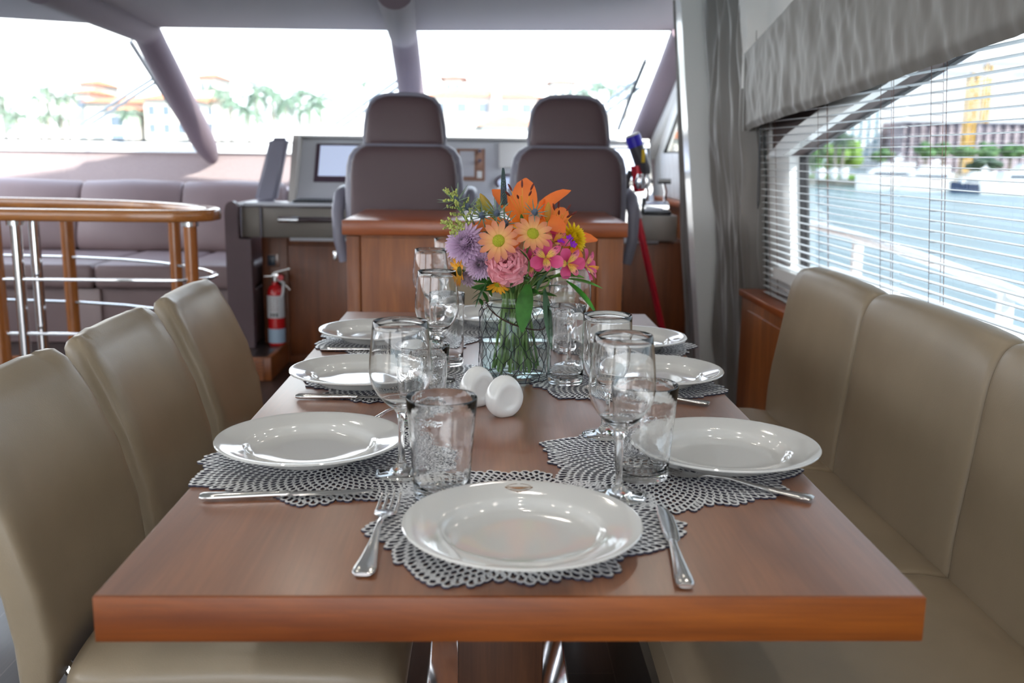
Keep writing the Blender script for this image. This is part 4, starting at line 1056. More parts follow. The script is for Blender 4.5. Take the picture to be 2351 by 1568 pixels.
tag(emit_obj(wt, 'upper_drape', M_curtlt), 'pale fabric stretched along the wall above the pelmet', 'fabric')

def curtain(name, label, P0, P1, amp, folds, z0, z1, m_, dirn, nu=120, nz_=50, wob=.012, pinch=0):
    c = MB(); P0, P1 = Vector(P0), Vector(P1); dd = (P1 - P0).normalized(); nn = Vector((-dd.y, dd.x, 0)) * dirn
    def P(u, w):
        z = z0 + (z1 - z0) * w; lean = Vector((-.08 * (z - .67), 0, 0))
        ph = u * folds * 2 * PI; a_ = amp * (.55 + .45 * noise.noise(Vector((u * 3, w * 2, 1))))
        sh = 1 - pinch * math.exp(-((w - .47) / .16) ** 2)
        base = P0.lerp(P1, .5) + (P1 - P0) * (u - .5) * sh
        return Vector((base.x, base.y, z)) + lean + nn * (a_ * math.sin(ph + 1.6 * noise.noise(Vector((u * 4, w * 2.2, 3)))) + wob * noise.noise(Vector((u * 7, w * 4, 7))) + wob * .35 * noise.noise(Vector((u * 20, w * 9, 2))))
    c.grid(P, nu, nz_, thick=.0025)
    return tag(emit_obj(c, name, m_, ang=85), label, 'curtain')
curtain('curtain', 'grey silk curtain gathered between the white post and the side window', (.985, 3.30, 0), (1.035, 2.70, 0), .024, 4.2, .06, 2.05, M_curt, -1, 170, 90, .035)
curtain('curtain', 'narrow edge of grey curtain hanging on the helm side of the white post', (.93, 3.74, 0), (1.0, 3.60, 0), .012, 1.6, .06, 1.89, M_curt, 1, 40, 50, .012)
curtain('curtain', 'short grey half curtain below the helm side window', (1.165, 5.56, 0), (1.165, 3.75, 0), .010, 13, .925, 1.20, mat('curtain_cool', (.40, .40, .42), .6, sheen=.3), 1, 160, 10, .006)

# ================================================================== HELM SEAT CABINET
t = thing('walnut_cabinet', 'low walnut cabinet with thick top standing behind the far end of the table', 'cabinet', (-.02, 2.9, 0))
part(t, 'countertop', MB().box((-.525, 2.44, .897), (.472, 3.13, .948), .004), M_cabtop)
part(t, 'carcass', MB().box((-.505, 2.47, 0), (.455, 3.10, .897), .002), M_cab)
part(t, 'front_panel', MB().box((-.462, 2.462, .06), (.365, 2.472, .887), .0015), M_cab)
for xa, xb in ((-.512, -.466), (.369, .460)): part(t, 'corner_stile', MB().box((xa, 2.456, .0), (xb, 2.50, .893), .002), M_cab)

# ================================================================== HELM SEATS
def helm_seat(xc, label):
    t = thing('helm_chair', label, 'helm seat', (xc, 3.55, 0), 0, 'plum leather helm seats'); Y = 3.40
    def vshape(mb, prof, yc, hd, ex, n=40, lean=.0):
        mb.loft([sering((xc, yc + lean * (z - .9), z), (1, 0, 0), (0, 1, 0), hw_, hd * (s_), ex, n) for z, hw_, s_ in prof])
    m = MB(); vshape(m, [(.62, .235, .8), (.66, .250, 1), (.94, .262, 1), (1.05, .262, 1), (1.12, .258, 1), (1.165, .247, 1), (1.195, .225, .96), (1.213, .195, .9), (1.222, .165, .75)], Y + .03, .065, 4, 48, .10)
    part(t, 'backrest_shell', m, M_bolster, 'pale lavender grey side bolsters', ang=60)
    m = MB(); vshape(m, [(.64, .205, .8), (.70, .226, 1), (.94, .232, 1), (1.08, .232, 1), (1.14, .226, 1), (1.172, .213, .97), (1.195, .190, .9), (1.208, .165, .7)], Y - .028, .040, 4.5, 48, .10)
    part(t, 'back_panel', m, M_brown, ang=60)
    m = MB(); vshape(m, [(1.207, .160, .6), (1.214, .172, .9), (1.24, .174, 1), (1.30, .168, 1), (1.35, .160, 1), (1.385, .147, .97), (1.408, .125, .9), (1.422, .095, .7), (1.428, .05, .4)], Y + .03, .055, 4.2, 44, .10)
    hr = part(t, 'headrest', m, M_brown, ang=60)
    m = MB(); m.tube([(xc + .176 * s_ * f_, Y + .045 + .02, z) for s_, f_, z in [(1, .98, 1.215), (1, 1.0, 1.25), (1, .97, 1.30), (1, .925, 1.35), (1, .85, 1.387), (1, .72, 1.412), (1, .5, 1.427), (1, 0, 1.433), (1, -.5, 1.427), (1, -.72, 1.412), (1, -.85, 1.387), (1, -.925, 1.35), (1, -.97, 1.30), (1, -1, 1.25), (1, -.98, 1.215)]], .011, 8)
    part(hr, 'headrest_piping', m, M_bolster, 'pale lavender grey edge')
    m = MB(); pp = [(.232, .72), (.236, .94), (.236, 1.08), (.228, 1.145), (.212, 1.178), (.186, 1.203), (.165, 1.212)]
    for s_ in (-1, 1): part(t, 'piping', MB().tube([(xc + s_ * a_, Y - .015 + .1 * (z - .9), z) for a_, z in pp], .0045, 6), mat('silver_piping', (.42, .42, .47), .3), 'silver grey piping')
    m = MB(); m.box((xc - .25, Y + .06, .56), (xc + .25, Y + .58, .69), .04, seg=3); part(t, 'seat_cushion', m, M_brown, ang=60)
    for s_ in (-1, 1):
        m = MB(); X_ = xc + s_ * .292
        m.tube([(X_ - s_ * .02, Y + .02, .70), (X_, Y + .01, .80), (X_ + s_ * .005, Y + .02, .92), (X_, Y + .08, .985), (X_, Y + .20, 1.0), (X_, Y + .40, .99)], [.022, .026, .028, .032, .034, .03], 12)
        part(t, 'armrest', m, M_bolster, ang=60)
    part(t, 'pedestal', MB().cyl((xc, Y + .32, 0), (xc, Y + .32, .56), .06, n=24), M_chrome)
helm_seat(-.388, 'plum leather helm seat with headrest, behind the cabinet in line with the wine glasses')
helm_seat(.340, 'plum leather helm seat with headrest, behind the lilies beside the vacuum cleaner')

# ================================================================== HELM CONSOLE
t = thing('helm_console', 'pale grey helm console with screens, drawer and walnut cupboard below', 'console', (-.15, 4.7, 0))
cs = MB(); prof = [(4.42, .885), (4.46, .905), (4.60, .92), (4.66, .965), (4.84, 1.245), (4.87, 1.262), (6.10, 1.262), (6.10, .70), (4.42, .70)]
cs.prism([(y, z) for y, z in prof], -1.10, .93, 'x'); part(t, 'dashboard', cs, M_dash, ang=25)
part(t, 'drawer_fascia', MB().box((-1.235, 4.36, .722), (-.30, 4.46, .886), .004), M_taupe)
part(t, 'throttle_box', MB().box((.80, 4.36, .722), (1.02, 4.60, .862), .006), M_taupe)
part(t, 'corner_block', MB().box((-1.345, 4.35, .722), (-1.245, 4.60, .888), .006), M_taupe, 'taupe block with bright edges')
ed = MB()
for a_, b_ in (((-1.345, 4.348, .888), (-.30, 4.348, .888)), ((-1.345, 4.348, .722), (-1.345, 4.348, .888)), ((-1.240, 4.352, .722), (-1.240, 4.352, .886))): ed.tube([a_, b_], .0055, 6)
part(t, 'bright_trim', ed, M_trimlt)
hd = MB(); hd.cyl((-1.12, 4.31, .822), (-.50, 4.31, .822), .014, n=14)
h_ = part(t, 'grab_handle', hd, mat('maroon_grip', (.04, .015, .02), .25, coat=.5), 'dark maroon grip bar')
part(h_, 'handle_cap', MB().cyl((-1.135, 4.31, .822), (-1.03, 4.31, .822), .0155, n=14), M_chrome)
for x_ in (-1.05, -.6): part(h_, 'handle_bracket', MB().cyl((x_, 4.31, .815), (x_, 4.37, .80), .008, n=8), M_chrome)
part(t, 'counter', MB().box((-1.345, 4.42, .884), (.95, 4.64, .905), .004), M_dash)
ch = MB(); ch.loft([[(x_, y_, z_) for x_, y_, z_ in ((-1.315, 4.52, .905), (-1.195, 4.52, .905), (-1.195, 4.60, .905), (-1.315, 4.60, .905))], [(-1.235, 4.62, 1.255), (-1.135, 4.62, 1.255), (-1.135, 4.70, 1.26), (-1.235, 4.70, 1.26)]])
bm_ = bmesh.new(); me_ = bpy.data.meshes.new('tmp'); me_.from_pydata(ch.v, [], ch.f); bm_.from_mesh(me_); bpy.data.meshes.remove(me_); bmesh.ops.bevel(bm_, geom=list(bm_.edges), offset=.018, segments=3, affect='EDGES'); c2_ = MB(); c2_.frombm(bm_)
part(t, 'side_cheek', c2_, M_bolster, 'padded purple grey cheek panel', ang=60)
ck = MB(); ck.prism([(4.55, .905), (4.80, .905), (5.0, 1.275), (4.74, 1.275)], -1.13, -1.095, 'x'); part(t, 'side_panel', ck, mat('pale_beige_panel', (.62, .58, .54), .4))
part(t, 'top_brow', MB().box((-1.13, 4.80, 1.262), (.92, 4.95, 1.276), .004), M_cream)
# slope helper: position on the sloping fascia
S0, S1 = Vector((0, 4.66, .965)), Vector((0, 4.84, 1.245)); sd_ = (S1 - S0).normalized(); sn_ = Vector((0, -sd_.z, sd_.y))
def slope(mb, x0, x1, u0, u1, th, off=0, bev=.004):
    Lh = (S1 - S0).length; M = Matrix.Translation(S0) @ Matrix(((1, 0, 0, 0), (0, sd_.y, sn_.y, 0), (0, sd_.z, sn_.z, 0), (0, 0, 0, 1)))
    mb.box((x0, u0 * Lh, off), (x1, u1 * Lh, off + th), bev, M); return mb
M_scr = mat('sky_reflection_glow', (.52, .60, .80), .12, coat=.6, emit=.45)  # emission stands in for reflected bright sky, on the compass glass too
s1 = part(t, 'display_screen', slope(MB(), -1.01, -.52, .16, .93, .010), mat('screen_bezel', (.10, .065, .09), .25, coat=.4), 'chart display with dark purple bezel')
part(s1, 'screen_glass', slope(MB(), -.985, -.545, .27, .88, .0015, .0101, 0), M_scr)
s2 = part(t, 'display_screen', slope(MB(), .45, .93, .16, .93, .010), M_black)
part(s2, 'screen_glass', slope(MB(), .475, .905, .27, .88, .0015, .0101, 0), M_scr)
s3 = part(t, 'instrument_panel', slope(MB(), -.20, -.035, .22, .86, .010), mat('copper_panel', (.42, .24, .17), .3, metal=.3), 'copper brown panel with small screen and knobs')
part(s3, 'small_screen', slope(MB(), -.18, -.095, .29, .80, .002, .010, 0), mat('pale_screen', (.62, .62, .66), .2))
for u in (.76, .56): 
    c = S0 + (S1 - S0) * u + sn_ * .010; part(s3, 'knob', MB().cyl((-.065, c.y, c.z), (-.065, c.y + sn_.y * .028, c.z + sn_.z * .028), .012, n=16), M_chrome)
part(s3, 'rocker_switch', slope(MB(), -.08, -.05, .26, .40, .004, .010), M_white)
s4 = part(t, 'instrument_cover', slope(MB(), .045, .215, .46, .97, .03, 0, .012), M_white, 'white instrument cover')
s5 = part(t, 'compass_bezel', MB().sweep([S0 + (S1 - S0) * .16 + sn_ * .012 + Vector((.10 + .07 * math.cos(k * PI / 12), 0, 0)) + sd_ * .050 * math.sin(k * PI / 12) for k in range(24)], .014, .012, 2, 8, True, upv=tuple(sn_)), M_chrome, 'chrome oval bezel')
part(s5, 'compass_glass', slope(MB(), .045, .155, .03, .29, .004, .004, .002), M_scr)
kb = MB(); kb.box((-1.085, 4.45, .9055), (-.74, 4.63, .918), .004); k_ = thing('keyboard', 'black keyboard lying on the console counter beneath the chart display', 'keyboard', (-.9, 4.53, .9055))
part(k_, 'keyboard_body', kb, M_black)
ky = MB()
for i in range(15):
    for j in range(5): ky.box((-1.073 + i * .0215, 4.462 + j * .031, .918), (-1.073 + i * .0215 + .018, 4.462 + j * .031 + .026, .9235), .002)
part(k_, 'keys', ky, mat('key_grey', (.12, .13, .15), .4))
wh = thing('steering_wheel', 'chrome and black steering wheel behind the bouquet between the helm seats', 'steering wheel', (.33, 4.25, .95))
M = Matrix.Translation((.33, 4.22, .93)) @ Matrix.Rotation(math.radians(62), 4, 'X')
part(wh, 'rim', MB().tube([M @ Vector((.17 * math.cos(k * PI / 24), .17 * math.sin(k * PI / 24), 0)) for k in range(48)], .014, 12, closed=True), M_black)
m = MB(); 
for k in range(3): m.tube([M @ Vector((0, 0, .02)), M @ Vector((.165 * math.cos(k * 2.094 + .5), .165 * math.sin(k * 2.094 + .5), 0))], .009, 8)
part(wh, 'spokes', m, M_chrome); part(wh, 'hub', MB().cyl(M @ Vector((0, 0, -.12)), M @ Vector((0, 0, .03)), .035, n=20), M_chrome)
# cupboard under the console
lowc = thing('walnut_cupboard', 'walnut cupboard doors under the helm console, behind the fire extinguisher', 'cupboard', (-.2, 4.6, 0))
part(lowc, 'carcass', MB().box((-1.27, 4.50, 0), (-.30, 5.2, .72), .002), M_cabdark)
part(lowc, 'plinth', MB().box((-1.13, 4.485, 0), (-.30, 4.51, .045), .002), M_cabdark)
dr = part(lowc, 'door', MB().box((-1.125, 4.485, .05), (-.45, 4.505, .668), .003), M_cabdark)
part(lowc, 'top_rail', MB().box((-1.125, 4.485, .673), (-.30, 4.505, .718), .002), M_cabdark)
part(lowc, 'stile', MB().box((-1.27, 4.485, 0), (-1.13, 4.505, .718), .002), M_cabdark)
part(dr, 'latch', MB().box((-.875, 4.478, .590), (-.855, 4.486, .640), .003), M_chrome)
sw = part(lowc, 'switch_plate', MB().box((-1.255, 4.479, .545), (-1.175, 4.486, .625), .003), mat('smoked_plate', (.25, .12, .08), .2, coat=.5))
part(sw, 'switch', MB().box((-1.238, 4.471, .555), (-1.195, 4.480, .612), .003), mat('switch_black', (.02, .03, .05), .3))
rc = thing('equipment_bay', 'dark equipment bay with black switch panels beneath the starboard end of the console', 'equipment bay', (.7, 4.6, 0))
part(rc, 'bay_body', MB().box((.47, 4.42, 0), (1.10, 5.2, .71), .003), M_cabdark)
for z in (.42, .50):
    pnl = part(rc, 'switch_panel', MB().box((.60, 4.412, z - .10), (.74, 4.422, z - .03), .002), M_black)
    for k in range(3): part(pnl, 'indicator_button', MB().cyl((.63 + .035 * k, 4.413, z - .065), (.63 + .035 * k, 4.407, z - .065), .007, n=10), M_red)
# throttle on the console
th = thing('throttle_control', 'chrome and black throttle levers on the grey box beside the vacuum cleaner', 'throttle', (.90, 4.45, .862))
part(th, 'base', MB().box((.84, 4.38, .862), (.99, 4.56, .885), .008), M_black)
part(th, 'housing', MB().sweep([(.85, 4.47, .90), (.98, 4.47, .90)], .05, .035, 2.4, 20), M_chrome)
for x_ in (.865, .965):
    lv_ = part(th, 'lever', MB().tube([(x_, 4.47, .90), (x_, 4.45, .99), (x_ - .015, 4.43, 1.035)], .009, 8), M_chrome)
    part(lv_, 'lever_grip', MB().sweep([(x_ - .05, 4.425, 1.045), (x_ + .02, 4.425, 1.045)], .014, .014, 2, 14), M_black)
jy = thing('joystick', 'small black joystick on the starboard console box', 'joystick', (.80, 4.42, .862)); part(jy, 'base', MB().cyl((.83, 4.40, .862), (.83, 4.40, .872), .028, n=20), M_black); part(jy, 'stick', MB().tube([(.83, 4.40, .872), (.832, 4.39, .90), (.835, 4.375, .955)], [.010, .009, .013], 10), M_black)

# ================================================================== SOFA
t = thing('sofa', 'long taupe leather sofa on the raised platform under the windshield', 'sofa', (-2.4, 4.9, .12))
def cush(x0, x1, y0, y1, z0, z1, bev, mm=M_sofa): return MB().box((x0, y0, z0), (x1, y1, z1), bev, seg=4)
xs = [-3.45, -2.56, -1.93, -1.30]
for xa, xb in zip(xs, xs[1:]): 
    m = MB(); c = [(5.18, .56), (5.14, .62), (5.17, .75), (5.24, .90), (5.28, .965), (5.33, .985), (5.39, .965), (5.41, .90), (5.41, .56)]
    lo = smooth_loop(c, 3); cc = Vector((5.29, .76, 0))
    m.loft([[(xa + .002 + (xb - xa - .004) * e, p.x + (cc - p).normalized().x * ins, p.y + (cc - p).normalized().y * ins) for p in lo] for e, ins in ((0, .02), (.008, .008), (.03, 0), (.5, -.012), (.97, 0), (.992, .008), (1, .02))])
    part(t, 'back_cushion', m, M_sofa, ang=70)
for xa, xb in ((-3.45, -2.16), (-2.16, -1.72), (-1.72, -1.30)): part(t, 'seat_cushion', cush(xa + .002, xb - .002, 4.36, 5.18, .43, .565, .03), M_sofa, ang=60)
part(t, 'sofa_base', cush(-3.45, -1.30, 4.42, 5.4, .12, .43, .01), M_sofa, ang=60)
part(t, 'sofa_front_strip', MB().box((-2.30, 4.395, .13), (-2.14, 4.425, .43), .012), mat('pale_taupe', (.42, .33, .32), .4), 'paler upright strip on the front')  # paler upright strip set on the sofa front
pl_ = MB(); pl_.prism([(-1.42, .121), (-1.285, .121), (-1.285, .715), (-1.350, .718), (-1.350, .88), (-1.357, .905), (-1.375, .918), (-1.398, .912), (-1.413, .895), (-1.42, .86)], 4.30, 4.355, 'y'); pl_.box((-1.42, 4.355, .121), (-1.352, 4.9, .90), .02)
part(t, 'end_panel', pl_, M_brown, 'dark plum padded end panel', ang=60)
plf = MB(); plf.prism([(-3.6, 4.05), (-1.16, 4.05), (-1.16, 4.5), (-1.28, 6.3), (-3.6, 6.3)], 0, .12, 'z')
struct('floor_platform', plf, M_floor, label='raised dark plank platform carrying the sofa')
struct('trim_11', MB().box((-3.6, 4.035, 0), (-1.14, 4.06, .124), .003).box((-1.165, 4.05, 0), (-1.14, 4.5, .124), .003), M_cab, label='walnut nosing of the platform step')

# ================================================================== STAIR RAILING
t = thing('stair_railing', 'curved teak handrail with chrome rails around the stairwell behind the chairs', 'railing', (-1.6, 3.2, 0))
def ring(z, grow=0):
    pts = [(-2.45, 2.90), (-1.9, 2.90), (-1.5, 2.90), (-1.27, 2.905), (-1.19, 2.93), (-1.145, 2.985), (-1.14, 3.07), (-1.17, 3.16), (-1.24, 3.27), (-1.36, 3.40), (-1.52, 3.53), (-1.72, 3.645), (-2.0, 3.74), (-2.35, 3.79), (-2.75, 3.80)]
    return [Vector((x_, y_, z)) for x_, y_ in pts]
part(t, 'handrail', MB().sweep(ring(.925), .034, .024, 5, 20), M_rail, ang=50)
for z, r in ((.672, .009), (.455, .009)): part(t, 'chrome_rail', MB().sweep(ring(z), .012, .006, 4, 12), M_chrome)
for (x_, y_, r, m_) in [(-1.195, 2.935, .026, M_post), (-1.42, 3.45, .026, M_post), (-2.02, 3.745, .030, M_post), (-1.955, 2.90, .036, M_post)]:
    part(t, 'wooden_post', MB().cyl((x_ + (.0 if y_ < 3.4 else 0), y_, 0), (x_, y_, .903), r, n=20), m_)
for (x_, y_) in ((-1.86, 2.90), (-1.83, 2.99)): part(t, 'chrome_post', MB().cyl((x_, y_, 0), (x_, y_, .903), .021, n=18), M_chrome)
for (x_, y_) in ((-1.195, 2.935), (-1.86, 2.90)): part(t, 'chrome_collar', MB().cyl((x_, y_, .885), (x_, y_, .902), .033, n=20), M_chrome)
# stair opening cheek behind the railing
st_ = MB()
for k in range(12): st_.box((-1.75, 3.98, .02 + k * .0), (-1.74, 4.03, .03))
lvp = MB()
for k in range(7): lvp.box((-2.0, 4.02, .135 - .13 + k * .017), (-1.18, 4.036, .135 - .13 + k * .017 + .009))
part(t, 'lower_louvre', lvp, M_cab)

# ================================================================== FIRE EXTINGUISHER
EX, EY = -1.187, 4.415
t = thing('fire_extinguisher', 'small red fire extinguisher with white label hanging on the walnut cupboard', 'fire extinguisher', (EX, EY, .10))
part(t, 'cylinder', MB().lathe([(0, .118), (.040, .118), (.046, .126), (.0465, .14), (.0465, .40), (.044, .425), (.034, .448), (.020, .458), (.016, .475), (0, .476)], 40, (EX, EY, 0)), M_red)
lb = MB(); lb.lathe([(.0470, .275), (.0472, .276), (.0472, .400), (.0470, .401)], 40, (EX, EY, 0)); l_ = part(t, 'label', lb, M_label, 'white printed instruction label')
pr_ = MB(); rr = random.Random(2)
for k in range(6):
    z = .385 - k * .013
    for q in range(3):
        a0 = -PI / 2 - .55 + q * .38; a1 = a0 + rr.uniform(.18, .3)
        pr_.grid(lambda u, w: Vector((EX + .0477 * math.cos(a0 + (a1 - a0) * u), EY + .0477 * math.sin(a0 + (a1 - a0) * u), z + w * .003)), 4, 1)
part(l_, 'printed_lines', pr_, mat('label_ink', (.25, .12, .12), .6))
px_ = MB()
for q in range(3):
    a0 = -PI / 2 - .5 + q * .34; px_.grid(lambda u, w: Vector((EX + .0477 * math.cos(a0 + .2 * u), EY + .0477 * math.sin(a0 + .2 * u), .284 + w * .020)), 4, 1)
part(l_, 'pictograms', px_, M_black)
part(t, 'lower_label', MB().lathe([(.0470, .135), (.0472, .136), (.0472, .214), (.0470, .215)], 40, (EX, EY, 0)), mat('blue_grey_label', (.42, .55, .68), .5), 'pale blue grey lower label')
vh = part(t, 'valve_head', MB().cyl((EX, EY, .47), (EX, EY, .512), .014, n=14).box((EX - .015, EY - .012, .495), (EX + .02, EY + .012, .52), .003), M_steel)
part(t, 'handle', MB().sweep([(EX - .06, EY, .503), (EX - .01, EY, .505), (EX + .03, EY, .487), (EX + .085, EY - .01, .43)], .009, .004, 4, 12), M_steel)
part(t, 'squeeze_lever', MB().sweep([(EX - .005, EY, .523), (EX + .035, EY, .535), (EX + .085, EY, .548)], .009, .004, 4, 12), M_steel)
part(t, 'gauge', MB().cyl((EX + .035, EY - .005, .500), (EX + .035, EY - .03, .500), .017, n=18), M_red)
part(t, 'hose_nozzle', MB().tube([(EX + .015, EY - .01, .49), (EX + .05, EY - .02, .47), (EX + .048, EY - .03, .42), (EX + .040, EY - .034, .39)], .008, 8), M_label)
part(t, 'wall_bracket', MB().box((EX - .02, EY + .045, .15), (EX + .02, 4.487, .47), .002), M_black)

# ================================================================== STICK VACUUM
t = thing('stick_vacuum', 'red and grey stick vacuum with blue cap leaning beside the helm seat', 'vacuum cleaner', (.80, 3.5, 0))
Yv = 3.62
def vp(px, py, dy=0): return at(px, py, Y=Yv + dy)
M_vg = mat('vacuum_grey', (.06, .055, .065), .4); M_vr = mat('vacuum_red', (.60, .01, .03), .25, metal=.3, coat=.4)
A_, B_ = vp(1452, 312), vp(1482, 402)
part(t, 'motor_body', MB().tube([A_.lerp(B_, .22), A_.lerp(B_, .3), A_.lerp(B_, .85), B_], [.031, .034, .033, .024], 24), M_vg)
cp = part(t, 'filter_cap', MB().tube([A_.lerp(B_, -.02), A_.lerp(B_, 0), A_.lerp(B_, .02), A_.lerp(B_, .27)], [.030, .0355, .0365, .0365], 28), mat('vacuum_blue', (.035, .02, .50), .35), 'royal blue filter cap')
part(cp, 'cap_top', MB().tube([A_.lerp(B_, -.05), A_.lerp(B_, 0)], [.030, .0362], 28), M_white, 'white top')
sk = MB(); q = A_.lerp(B_, .34); q2 = A_.lerp(B_, .68); sk.box((q.x + .018, Yv - .036, q2.z), (q.x + .034, Yv - .018, q.z), .003, Matrix.Identity(4)); part(t, 'sticker', sk, mat('yellow_sticker', (.85, .55, .02), .5), 'yellow sticker')
cy_ = MB(); D_ = vp(1476, 400, -.03)
for k in range(7):
    a_ = k * .9; cy_.tube([D_ + Vector((.022 * math.cos(a_), .02 * math.sin(a_), -.0)), D_ + Vector((.030 * math.cos(a_), .026 * math.sin(a_), -.035)), D_ + Vector((.020 * math.cos(a_), .018 * math.sin(a_), -.065))], [.006, .010, .007], 8)
part(t, 'cyclones', cy_, M_chrome, 'shiny metallic cyclone cones')
part(t, 'dust_bin', MB().tube([vp(1462, 380), vp(1468, 440)], [.030, .026], 20), M_vr)
part(t, 'grip', MB().tube([vp(1448, 392, .01), vp(1438, 420, .01), vp(1444, 450), vp(1455, 470), vp(1462, 498)], [.014, .014, .015, .018, .017], 12), M_vg)
part(t, 'wand_collar', MB().tube([vp(1457, 470), vp(1466, 502)], .019, 16), mat('vacuum_silver', (.45, .43, .46), .35, metal=.5))
part(t, 'wand', MB().tube([vp(1463, 497), vp(1518, 745), vp(1560, 935)], [.0165, .0165, .0165], 18), M_vr)
e_ = vp(1562, 945); part(t, 'floor_head', MB().box((e_.x - .11, e_.y - .05, .0), (e_.x + .11, e_.y + .06, .05), .012), M_vg)

# ================================================================== WIPERS (outside the glass)
def wiper(blade, arm1, arm2, label, off=.055):
    n_ = Vector((0, .53, .85)); t = thing('windshield_wiper', label, 'wiper', at(*blade[1], Y=6.3), 0, 'windshield wipers')
    def on(px, py):
        d = RM @ Vector(((px - CX) / F, -(py - CY) / F, -1)); P0 = Vector((0, 6.25, 1.245)) + n_ * off
        nn = Vector((0, .66, 1.05)).normalized(); s_ = (P0 - CAM).dot(nn) / d.dot(nn); return CAM + d * s_
    part(t, 'blade', MB().sweep([on(*p) for p in blade], .012, .014, 3, 8), mat('wiper_rubber', (.05, .055, .065), .5))
    for a_ in (arm1, arm2): part(t, 'arm', MB().tube([on(*p) for p in a_], .010, 8), mat('wiper_arm', (.30, .33, .36), .35, metal=.7))
wiper([(300, 96), (350, 175), (440, 318)], [(158, 302), (352, 180)], [(176, 306), (362, 186)], 'windshield wiper on the left pane, its arms slanting across the houses')
wiper([(921, 70), (921, 215)], [(770, 285), (916, 182)], [(786, 290), (922, 194)], 'windshield wiper hugging the middle mullion')
wiper([(1482, 138), (1450, 215), (1420, 296)], [(1372, 250), (1464, 182)], [(1385, 262), (1470, 200)], 'windshield wiper on the pane in front of the starboard helm seat')
# ================================================================== CEILING DOWNLIGHTS
M_lens = mat('lamp_lens', (1, .86, .62), .3, emit=16)
M_ringw = mat('lamp_ring', (.8, .8, .8), .2, metal=.8)
def downlight(x, y, label, first=[None]):
    if first[0] is None:
        t = thing('ceiling_light', label, 'ceiling light', (x, y, 2.06), 0, 'small round ceiling lights')
        emit_obj(MB().lathe([(.022, 0), (.036, 0), (.036, -.004), (.030, -.006), (.022, -.003)], 24), 'bezel', M_ringw, t, None, False)
        emit_obj(MB().lathe([(0, -.001), (.022, -.001), (.022, -.003), (0, -.003)], 24), 'lens', M_lens, t, None, False)
        first[0] = t
    else: t = dup(first[0], (x, y, 2.06), 0, label)
    l = bpy.data.lights.new('lamp', 'SPOT'); l.energy = LAMP_W; l.color = (1, .95, .88); l.spot_size = math.radians(150); l.spot_blend = .8; l.shadow_soft_size = .022
    o = bpy.data.objects.new('lamp', l); COL.objects.link(o); o.location = (x, y, 2.05)
LAMP_W = 1.9
names = ['first', 'second', 'third', 'fourth', 'fifth', 'sixth']
for i, y in enumerate((-1.6, -.9, -.2, .5, 1.3, 2.1)):
    for x, s_ in ((-.75, 'chair'), (.05, 'table'), (.62, 'bench')):
        downlight(x, y, f'small round downlight above the {s_} row, {names[i]} counted from aft')

# ================================================================== OUTSIDE
WZ = -1.8
wtm = mat('sea_water', (.17, .26, .28), .30, bump=.6, bscale=.9, stretch=(1, 1, 1))
for nd in wtm.node_tree.nodes:
    if nd.type == 'BUMP': nd.inputs['Distance'].default_value = .12
struct('water', MB().box((-400, -300, WZ - 1), (600, 900, WZ)), wtm, label='pale blue channel water')
M_bounce = mat('bounce_deck', (.78, .76, .72), .6)
struct('floor_bounce_deck', MB().box((-3.6, -9, -.10), (1.6, -4.2, -.04)), M_bounce, label='unseen white aft deck added to bounce sunlight into the saloon')  # unseen deck, added and kept white to throw sun through the doors
struct('floor_foredeck', MB().prism([(-3.9, 6.45), (1.9, 6.45), (1.2, 14), (-1.1, 17), (-3.4, 14)], .95, 1.05), M_white, label='white foredeck ahead of the windshield')
fs = MB().box((-2.25, 8.6, 1.04), (1.6, 10.2, 1.40), .12, seg=4)
tag(emit_obj(fs, 'sunpad', M_white, ang=60), 'white sunpad block on the foredeck beyond the middle windshield pane', 'sunpad')
# side rail
rl = thing('deck_railing', 'white deck railing running outside the side window', 'railing', (1.9, 3, .36))
rp_ = [(1.72, 6.5, .86), (1.82, 5.0, .815), (1.87, 4.0, .79), (1.89, 3.4, .762), (1.90, 2.9, .735), (1.90, 2.44, .70), (1.90, 1.6, .62), (1.90, .3, .55), (1.9, -2, .5)]
M_railw = mat('rail_white', (.85, .85, .84), .25, coat=.3)
part(rl, 'top_rail', MB().sweep(rp_, .030, .022, 3, 14), M_railw)
for y in (5.8, 4.0, 2.53, 1.0, -.5):
    zz = next(a[2] + (b[2] - a[2]) * (a[1] - y) / (a[1] - b[1]) for a, b in zip(rp_, rp_[1:]) if b[1] <= y <= a[1])
    part(rl, 'stanchion', MB().box((1.86, y - .022, .36), (1.91, y + .022, zz), .006), M_railw)
